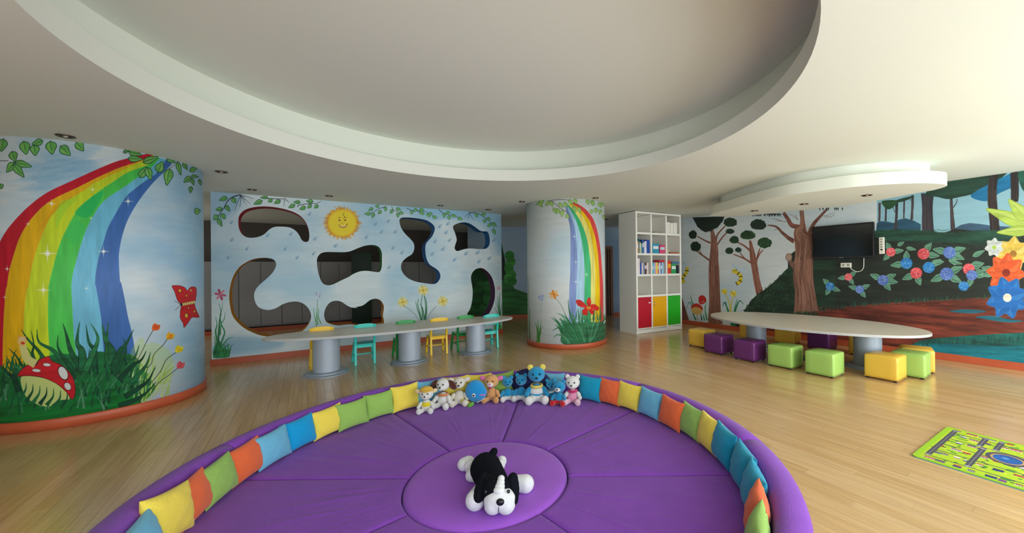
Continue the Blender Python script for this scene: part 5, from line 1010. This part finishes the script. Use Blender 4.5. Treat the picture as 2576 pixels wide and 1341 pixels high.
# play mat with streets
mc = [at(2293, 1148), at(2383, 1076), at(2576, 1120)]; e1 = (mc[1]-mc[0]); L1 = e1.length; e1.normalize(); q = at(2576, 1236)-mc[0]; e2 = (q - e1*q.dot(e1)).normalized(); LW, LH = L1, 1.5
cm = Canvas(LH*520, LW*520, lambda p: (np.array(p, float)*[1, -1]+[0, LW])*520, '9ac822'); H_ = LW
def R4(x0, y0, x1, y1, c, **k): cm.poly([(x0, y0), (x1, y0), (x1, y1), (x0, y1)], c, **k)
R4(.035, .035, LH-.035, H_-.035, 'b0cc22')
for k in range(160): x, y = R_.uniform(.04, LH-.1), R_.uniform(.04, H_-.08); R4(x, y, x+R_.uniform(.02, .07), y+R_.uniform(.015, .04), R_.choice(['c8d63a', '5aa028', 'd8d84a', '3f8a30', 'a8b83a']))
yr = (.1, .27, .44, .62, .8)
def house(x, y):
    w, h = R_.uniform(.03, .07), R_.uniform(.03, .055); c = R_.choice(['d8cfc8', 'c83a3a', 'd8702c', 'a8a8b0', '2a3a8a', 'd8a0a8', '7a3a9a', 'e8e0d0', 'b0504a', '4a70b0']); R4(x, y, x+w, y+h, c); R4(x, y+h*.55, x+w, y+h, R_.choice(['8a2a2a', '2a3058', 'e8e8e8', '6a5a4a', 'b84a3a', '8a3a8a']))
    for i in range(3): R4(x+.006+i*w/3, y+.006, x+.012+i*w/3, y+.016, '2c3040')
for yy in yr + (.93,):
    x = .06
    while x < LH-.1: house(x, yy-.07+R_.uniform(-.008, .008)); x += R_.uniform(.055, .1)
for k in range(150): x, y = R_.uniform(.05, LH-.05), R_.uniform(.05, H_-.05); cm.ellipse((x, y), .011, .009, R_.choice(['1e6a30', '24803a', '165226']))
for yy in yr: R4(.05, yy, LH-.05, yy+.012, '4a4e50')
for x0, y0, y1 in ((.05, .1, .9), (.27, .1, .62), (.33, .62, .9), (.24, .62, .9), (.62, .1, .9), (.95, .1, .9), (1.28, .1, .9)):
    R4(x0, y0, x0+.036, y1, '4c4c54')
    for i in range(int((y1-y0)/.03)): R4(x0+.0165, y0+i*.03, x0+.0195, y0+i*.03+.014, 'e8e8e8')
    for q in (y0+.01, y1-.035):
        for s in range(5): R4(x0+.003+s*.0068, q, x0+.0065+s*.0068, q+.02, 'f0f0f0')
cm.ellipse((.43, .5), .115, .125, '4c4c54'); cm.ellipse((.43, .5), .088, .098, 'c89a64'); cm.ellipse((.43, .5), .076, .086, '1a58a0', tex=.3); cm.ellipse((.42, .51), .02, .02, '5a90c8'); cm.ellipse((1.15, .5), .1, .12, '4c4c54'); cm.ellipse((1.15, .5), .07, .08, '3aa048')
mm = cm.material('play_mat_print', .5)
bm = bmesh.new(); pts = []; r = .03
for cx0, cy0, a0 in ((r, r, PI), (LH-r, r, 1.5*PI), (LH-r, LW-r, 0), (r, LW-r, PI/2)):
    for k in range(6): a = a0+k/5*PI/2; pts.append((cx0+r*math.cos(a), cy0+r*math.sin(a)))
prism(bm, pts, .004, .012); mo = obj('print_layer', bm, mm); set_uv(mo.data, lambda co: (co.x/LH, co.y/LW))
t = tag(empty('play_mat', mc[0], math.atan2(e2.y, e2.x)), 'green childrens play mat printed with streets and houses on the floor', 'rug'); mo.parent = t
obj('foam_backing', prism(bmesh.new(), pts, .0005, .0045), mat('blue_foam', '3aa0d8', .6), t)
if (Vector((-e2.y, e2.x, 0))).dot(e1) < 0: t.scale = (1, -1, 1)

# ---- plush toys
def blob_mesh(L, vox=.006):
    bm = bmesh.new()
    for b in L: ell(bm, b[0], b[1], (b[2] if len(b) > 2 else None), 18)
    me = bpy.data.meshes.new('t'); bm.to_mesh(me); bm.free(); o = bpy.data.objects.new('t', me); COL.objects.link(o)
    md = o.modifiers.new('r', 'REMESH'); md.mode = 'VOXEL'; md.voxel_size = vox; sm_ = o.modifiers.new('s', 'SMOOTH'); sm_.factor = .5; sm_.iterations = 6
    me2 = bpy.data.meshes.new_from_object(o.evaluated_get(bpy.context.evaluated_depsgraph_get())); bpy.data.objects.remove(o); return me2
from mathutils import Euler
def plush_mat(c): return mat('plush_' + c, c, .95, bump=.5, bscale=160, sheen=.4, spec=.1)
def toy(name, px, py, hpx, label, cfg, turn=0, fwd=0):
    """sitting plush, local -y is its front, height 1 before scaling"""
    P = on_cyl([(px, py-25)], PIT[:2], 1.87-fwd, True)[0]; P = Vector((P[0], P[1], ZS+.008)); s = .92*hpx/CAM[0]*P.y; e = tag(empty(name, P), label, 'plush toy', 'plush toys along the back of the seating pit')
    e.rotation_euler = (0, 0, turn); e.scale = (s, s, s); g = cfg.get; V = .016
    body, head = g('body', 'e8e4d8'), g('head', 'e8e4d8')
    arms, legs, feet = g('arms', body), g('legs', body), g('feet', g('legs', body))
    obj('body', blob_mesh([((0, .06, .22), (.22, .19, .22)), ((0, .04, .38), (.15, .13, .12))], V), plush_mat(body), e, True)
    for q in (-1, 1):
        obj('arm', blob_mesh([((q*.22, -.02, .32), (.08, .08, .13), Euler((-.5, q*-.6, 0))), ((q*.28, -.09, .23), (.075, .08, .08))], V), plush_mat(arms), e, True)
        L = obj('leg', blob_mesh([((q*.14, -.12, .1), (.095, .2, .09), Euler((0, 0, q*.4)))], V), plush_mat(legs), e, True)
        bm = bmesh.new(); ell(bm, (q*.22, -.28, .125), (.11, .09, .125)); obj('foot', bm, plush_mat(feet), L, True)
    hr = g('hr', .25); hz = .98-hr
    hd = obj('head', blob_mesh([((0, .03, hz), (hr*1.1, hr*.95, hr*.95)), ((0, -.04, hz-.06), (hr*.85, hr*.8, hr*.65))], V), plush_mat(head), e, True)
    bm = bmesh.new(); ell(bm, (0, -hr*.8, hz-.07), (hr*.48, hr*.36, hr*.34)); obj('muzzle', bm, plush_mat(g('muzzle', head)), hd, True)
    bm = bmesh.new(); ell(bm, (0, -hr*1.14, hz-.04), (.038, .025, .03), seg=12); obj('nose', bm, mat('toy_'+g('nose', '1a1a1e'), g('nose', '1a1a1e'), .4), hd, True)
    for q in (-1, 1): bm = bmesh.new(); ell(bm, (q*hr*.42, -hr*.84, hz+.05), (.026, .018, .032), seg=12); obj('eye', bm, mat('toy_eye', '101014', .15, coat=.5), hd, True)
    et = g('ears', 'round'); ec = g('earc', head)
    for q in (-1, 1):
        if et == 'round': bm = bmesh.new(); ell(bm, (q*hr*.78, .04, hz+hr*.85), (.085, .045, .085))
        elif et == 'floppy': bm = bmesh.new(); ell(bm, (q*(hr+.1), .04, hz-.02), (.12, .05, .2), Euler((0, q*-.75, 0)))
        elif et == 'side': bm = bmesh.new(); ell(bm, (q*(hr+.07), .03, hz+.1), (.12, .045, .085), Euler((0, q*-.4, 0)))
        obj('ear', bm, plush_mat(ec), hd, True)
    if g('scarf'): bm = bmesh.new(); lathe(bm, [(.13, .41), (.165, .4), (.185, .44), (.165, .48), (.12, .47)], 28, (0, .03, 0)); obj('scarf', bm, plush_mat(g('scarf')), e, True)
    if g('shirt'): obj('shirt', blob_mesh([((0, .055, .3), (.225, .2, .15))], V), plush_mat(g('shirt')), e, True)
    if g('shorts'): obj('shorts', blob_mesh([((0, .055, .14), (.23, .2, .15)), ((-.12, -.05, .11), (.11, .15, .105)), ((.12, -.05, .11), (.11, .15, .105))], V), plush_mat(g('shorts')), e, True)
    if g('cap'): obj('cap', blob_mesh([((0, .05, hz+hr*.55), (hr*1.05, hr*.9, hr*.6)), ((.03, -.08, hz+hr*.6), (hr*.9, hr*.9, .05))], V), plush_mat(g('cap')), hd, True)
    if g('tongue'): bm = bmesh.new(); ell(bm, (0, -hr, hz-.16), (.045, .02, .05), seg=12); obj('tongue', bm, mat('toy_tongue', 'c01870', .6), hd, True)
    return e
WH, BL = 'ecebe6', '1896c8'
toy('plush_bear', 1072, 1015, 68, 'white plush toy with yellow cap and yellow shirt, leftmost of the toys', dict(body=WH, head=WH, cap='f2c020', shirt='f0dc28', ears='side', earc='f4d8a0'), .15, .05)
toy('plush_dog', 1114, 1010, 80, 'white plush dog with long brown ears and an orange scarf', dict(body=WH, head=WH, ears='floppy', earc='5a2a20', scarf='e08848', hr=.21), -.1)
toy('plush_lamb', 1155, 1005, 76, 'cream plush lamb sitting between the scarfed dog and the blue whale', dict(body='e4ddcc', head='e6e0d0', ears='side', earc='e4ddcc', hr=.2), .2)
toy('plush_puppy', 1236, 995, 74, 'tan plush puppy with pink ears, white muzzle and open mouth', dict(body='e0a468', head='e0a468', muzzle=WH, ears='side', earc='f078b4', nose='e84890', tongue=1, feet='dca060'), 0)
toy('plush_bear', 1277, 995, 64, 'small blue plush toy with white legs, right beside the tan puppy', dict(body=BL, head=BL, shorts=WH, legs=WH, hr=.21), .2)
toy('plush_bear', 1311, 995, 70, 'small blue plush toy with white legs, left of the largest blue one', dict(body=BL, head=BL, shorts=WH, legs=WH, hr=.21), -.1, .0)
toy('plush_bear', 1350, 1000, 98, 'largest blue plush toy, in white clothes with yellow trim by its face', dict(body=BL, head=BL, shirt=WH, shorts=WH, legs=WH, scarf='ecd860', earc='ecd860', hr=.22), .1, .06)
toy('plush_bear', 1385, 995, 58, 'small blue plush toy half hidden between the largest blue one and the red-trousered one', dict(body=BL, head=BL, hr=.2, scarf=WH, legs='cc1428', shorts='cc1428'), .2)
toy('plush_bear', 1406, 1000, 66, 'blue plush toy with white muzzle and red trousers', dict(body=BL, head=BL, muzzle=WH, shorts='cc1428', legs='cc1428', feet='cc1428', arms=BL), -.25, .1)
toy('plush_bear', 1440, 992, 76, 'white plush toy in pink clothes with a pink scarf, rightmost of the toys', dict(body='f4a0c0', head=WH, ears='round', earc=WH, arms=WH, legs='f0b8cc', feet='f4c8d8', scarf='d81868', hr=.24), -.15)
# blue whale
P = on_cyl([(1196, 995)], PIT[:2], 1.82, True)[0]; P = Vector((P[0], P[1], ZS+.01)); s = 70/CAM[0]*P.y; e = tag(empty('plush_whale', P, .1), 'round blue plush whale with pink mouth and yellow-green tail', 'plush toy', 'plush toys along the back of the seating pit'); e.scale = (s, s, s)
obj('body', blob_mesh([((0, 0, .45), (.36, .26, .4)), ((.1, -.04, .4), (.32, .24, .3))], .02), plush_mat('1c98dc'), e, True); bm = bmesh.new(); ell(bm, (.22, -.2, .38), (.16, .08, .03), Euler((0, .15, 0))); obj('mouth', bm, plush_mat('e078b0'), e, True)
bm = bmesh.new(); ell(bm, (-.02, -.26, .38), (.07, .02, .07), seg=14); obj('eye', bm, plush_mat(WH), e, True); bm = bmesh.new(); ell(bm, (-.02, -.285, .38), (.035, .015, .035), seg=12); obj('pupil', bm, mat('toy_eye', '101014', .15), e, True)
bm = bmesh.new(); ell(bm, (-.3, -.18, .12), (.2, .07, .08), Euler((0, .5, 0))); obj('tail', bm, plush_mat('e8d020'), e, True); bm = bmesh.new(); ell(bm, (-.12, -.3, .07), (.13, .1, .07), Euler((0, -.6, 0))); obj('fin', bm, plush_mat('6cc030'), e, True)
bm = bmesh.new()
for k in range(7): ell(bm, (.1+k*.04, -.24+abs(k-3)*.004, .12+k*.02), (.02, .02, .02), seg=8)
obj('teeth', bm, plush_mat(WH), e, True)

# ---- the big black and white plush dog lying on the lilac disc
ZT = ZS+.022
def G(px, py, h): return at(px, py, ZT+h)
dog = tag(empty('plush_dog', G(1240, 1215, 0)), 'large black and white plush dog lying on the lilac disc', 'plush toy'); O = dog.location.copy()
BK, DW = mat('dog_black_plush', '0c1018', .9, bump=.3, bscale=160, spec=.15), plush_mat('eceef0')
def seg(p0, p1, r0, r1, n=5):
    p0, p1 = Vector(p0)-O, Vector(p1)-O; out = []
    for i in range(n): t_ = i/(n-1); r_ = r0+(r1-r0)*t_; out.append((p0.lerp(p1, t_), (r_, r_, r_)))
    return out
rump, neck = G(1222, 1180, .085), G(1242, 1213, .10)
obj('body', blob_mesh(seg(rump, neck, .128, .11, 6) + seg(G(1236, 1170, .1), G(1240, 1150, .12), .06, .035, 3), .009), BK, dog, True)
obj('tail', blob_mesh(seg(G(1228, 1158, .12), G(1243, 1136, .2), .036, .032, 6), .007), BK, dog, True)
for nm, L in (('leg', seg(G(1200, 1192, .05), G(1178, 1165, .055), .055, .06, 4) + [(G(1168, 1168, .05)-O, (.06, .06, .055))] + seg(G(1210, 1200, .05), G(1186, 1196, .045), .05, .05, 3)), ('leg', seg(G(1255, 1178, .05), G(1262, 1160, .04), .045, .045, 3)),
              ('leg', seg(G(1215, 1225, .06), G(1196, 1258, .06), .055, .072, 5)), ('leg', seg(G(1285, 1215, .06), G(1322, 1217, .055), .055, .068, 5))):
    obj(nm, blob_mesh(L, .008), DW, dog, True)
hc = G(1250, 1234, .12); hd = obj('head', blob_mesh([(hc-O, (.125, .11, .1)), (G(1243, 1222, .13)-O, (.12, .1, .09))], .009), BK, dog, True)
mz = G(1258, 1261, .085); obj('muzzle', blob_mesh([(mz-O+Vector((0, .01, .01)), (.12, .09, .08)), (mz-O+Vector((-.045, -.015, -.015)), (.066, .064, .064)), (mz-O+Vector((.045, -.015, -.015)), (.066, .064, .064))], .008), DW, hd, True)
bz = hc-O; obj('blaze', blob_mesh([(bz+Vector((.033, -.008-.027*k, .088-.012*k)), (.027+.005*k, .032, .026)) for k in range(4)], .006), DW, hd, True)
bm = bmesh.new(); ell(bm, mz-O+Vector((.014, -.068, .035)), (.029, .02, .024), seg=14); obj('nose', bm, mat('dog_nose', '0c1018', .4), hd, True)
for q in (-.055, .105): bm = bmesh.new(); ell(bm, bz+Vector((q-.005, -.092, .045)), (.012, .012, .012), seg=12); obj('eye', bm, mat('toy_eye', '101014', .15), hd, True)
for sx_, p0, p1 in ((-1, Vector((-.105, .06, .05)), Vector((-.125, -.03, -.02))), (1, Vector((.11, .04, .055)), Vector((.125, -.05, -.03)))):
    p0 = bz+p0; p1 = bz+p1; obj('ear', blob_mesh([(p0.lerp(p1, k/4), (.04+.008*math.sin(k/4*PI), .055, .048)) for k in range(5)], .007), BK, hd, True)
bm = bmesh.new(); tube(bm, [mz-O+Vector((0.006, -.078, .012)), mz-O+Vector((0.004, -.078, -.02)), mz-O+Vector((0.004, -.07, -.05))], .002, 6); obj('mouth_seam', bm, BK, hd)
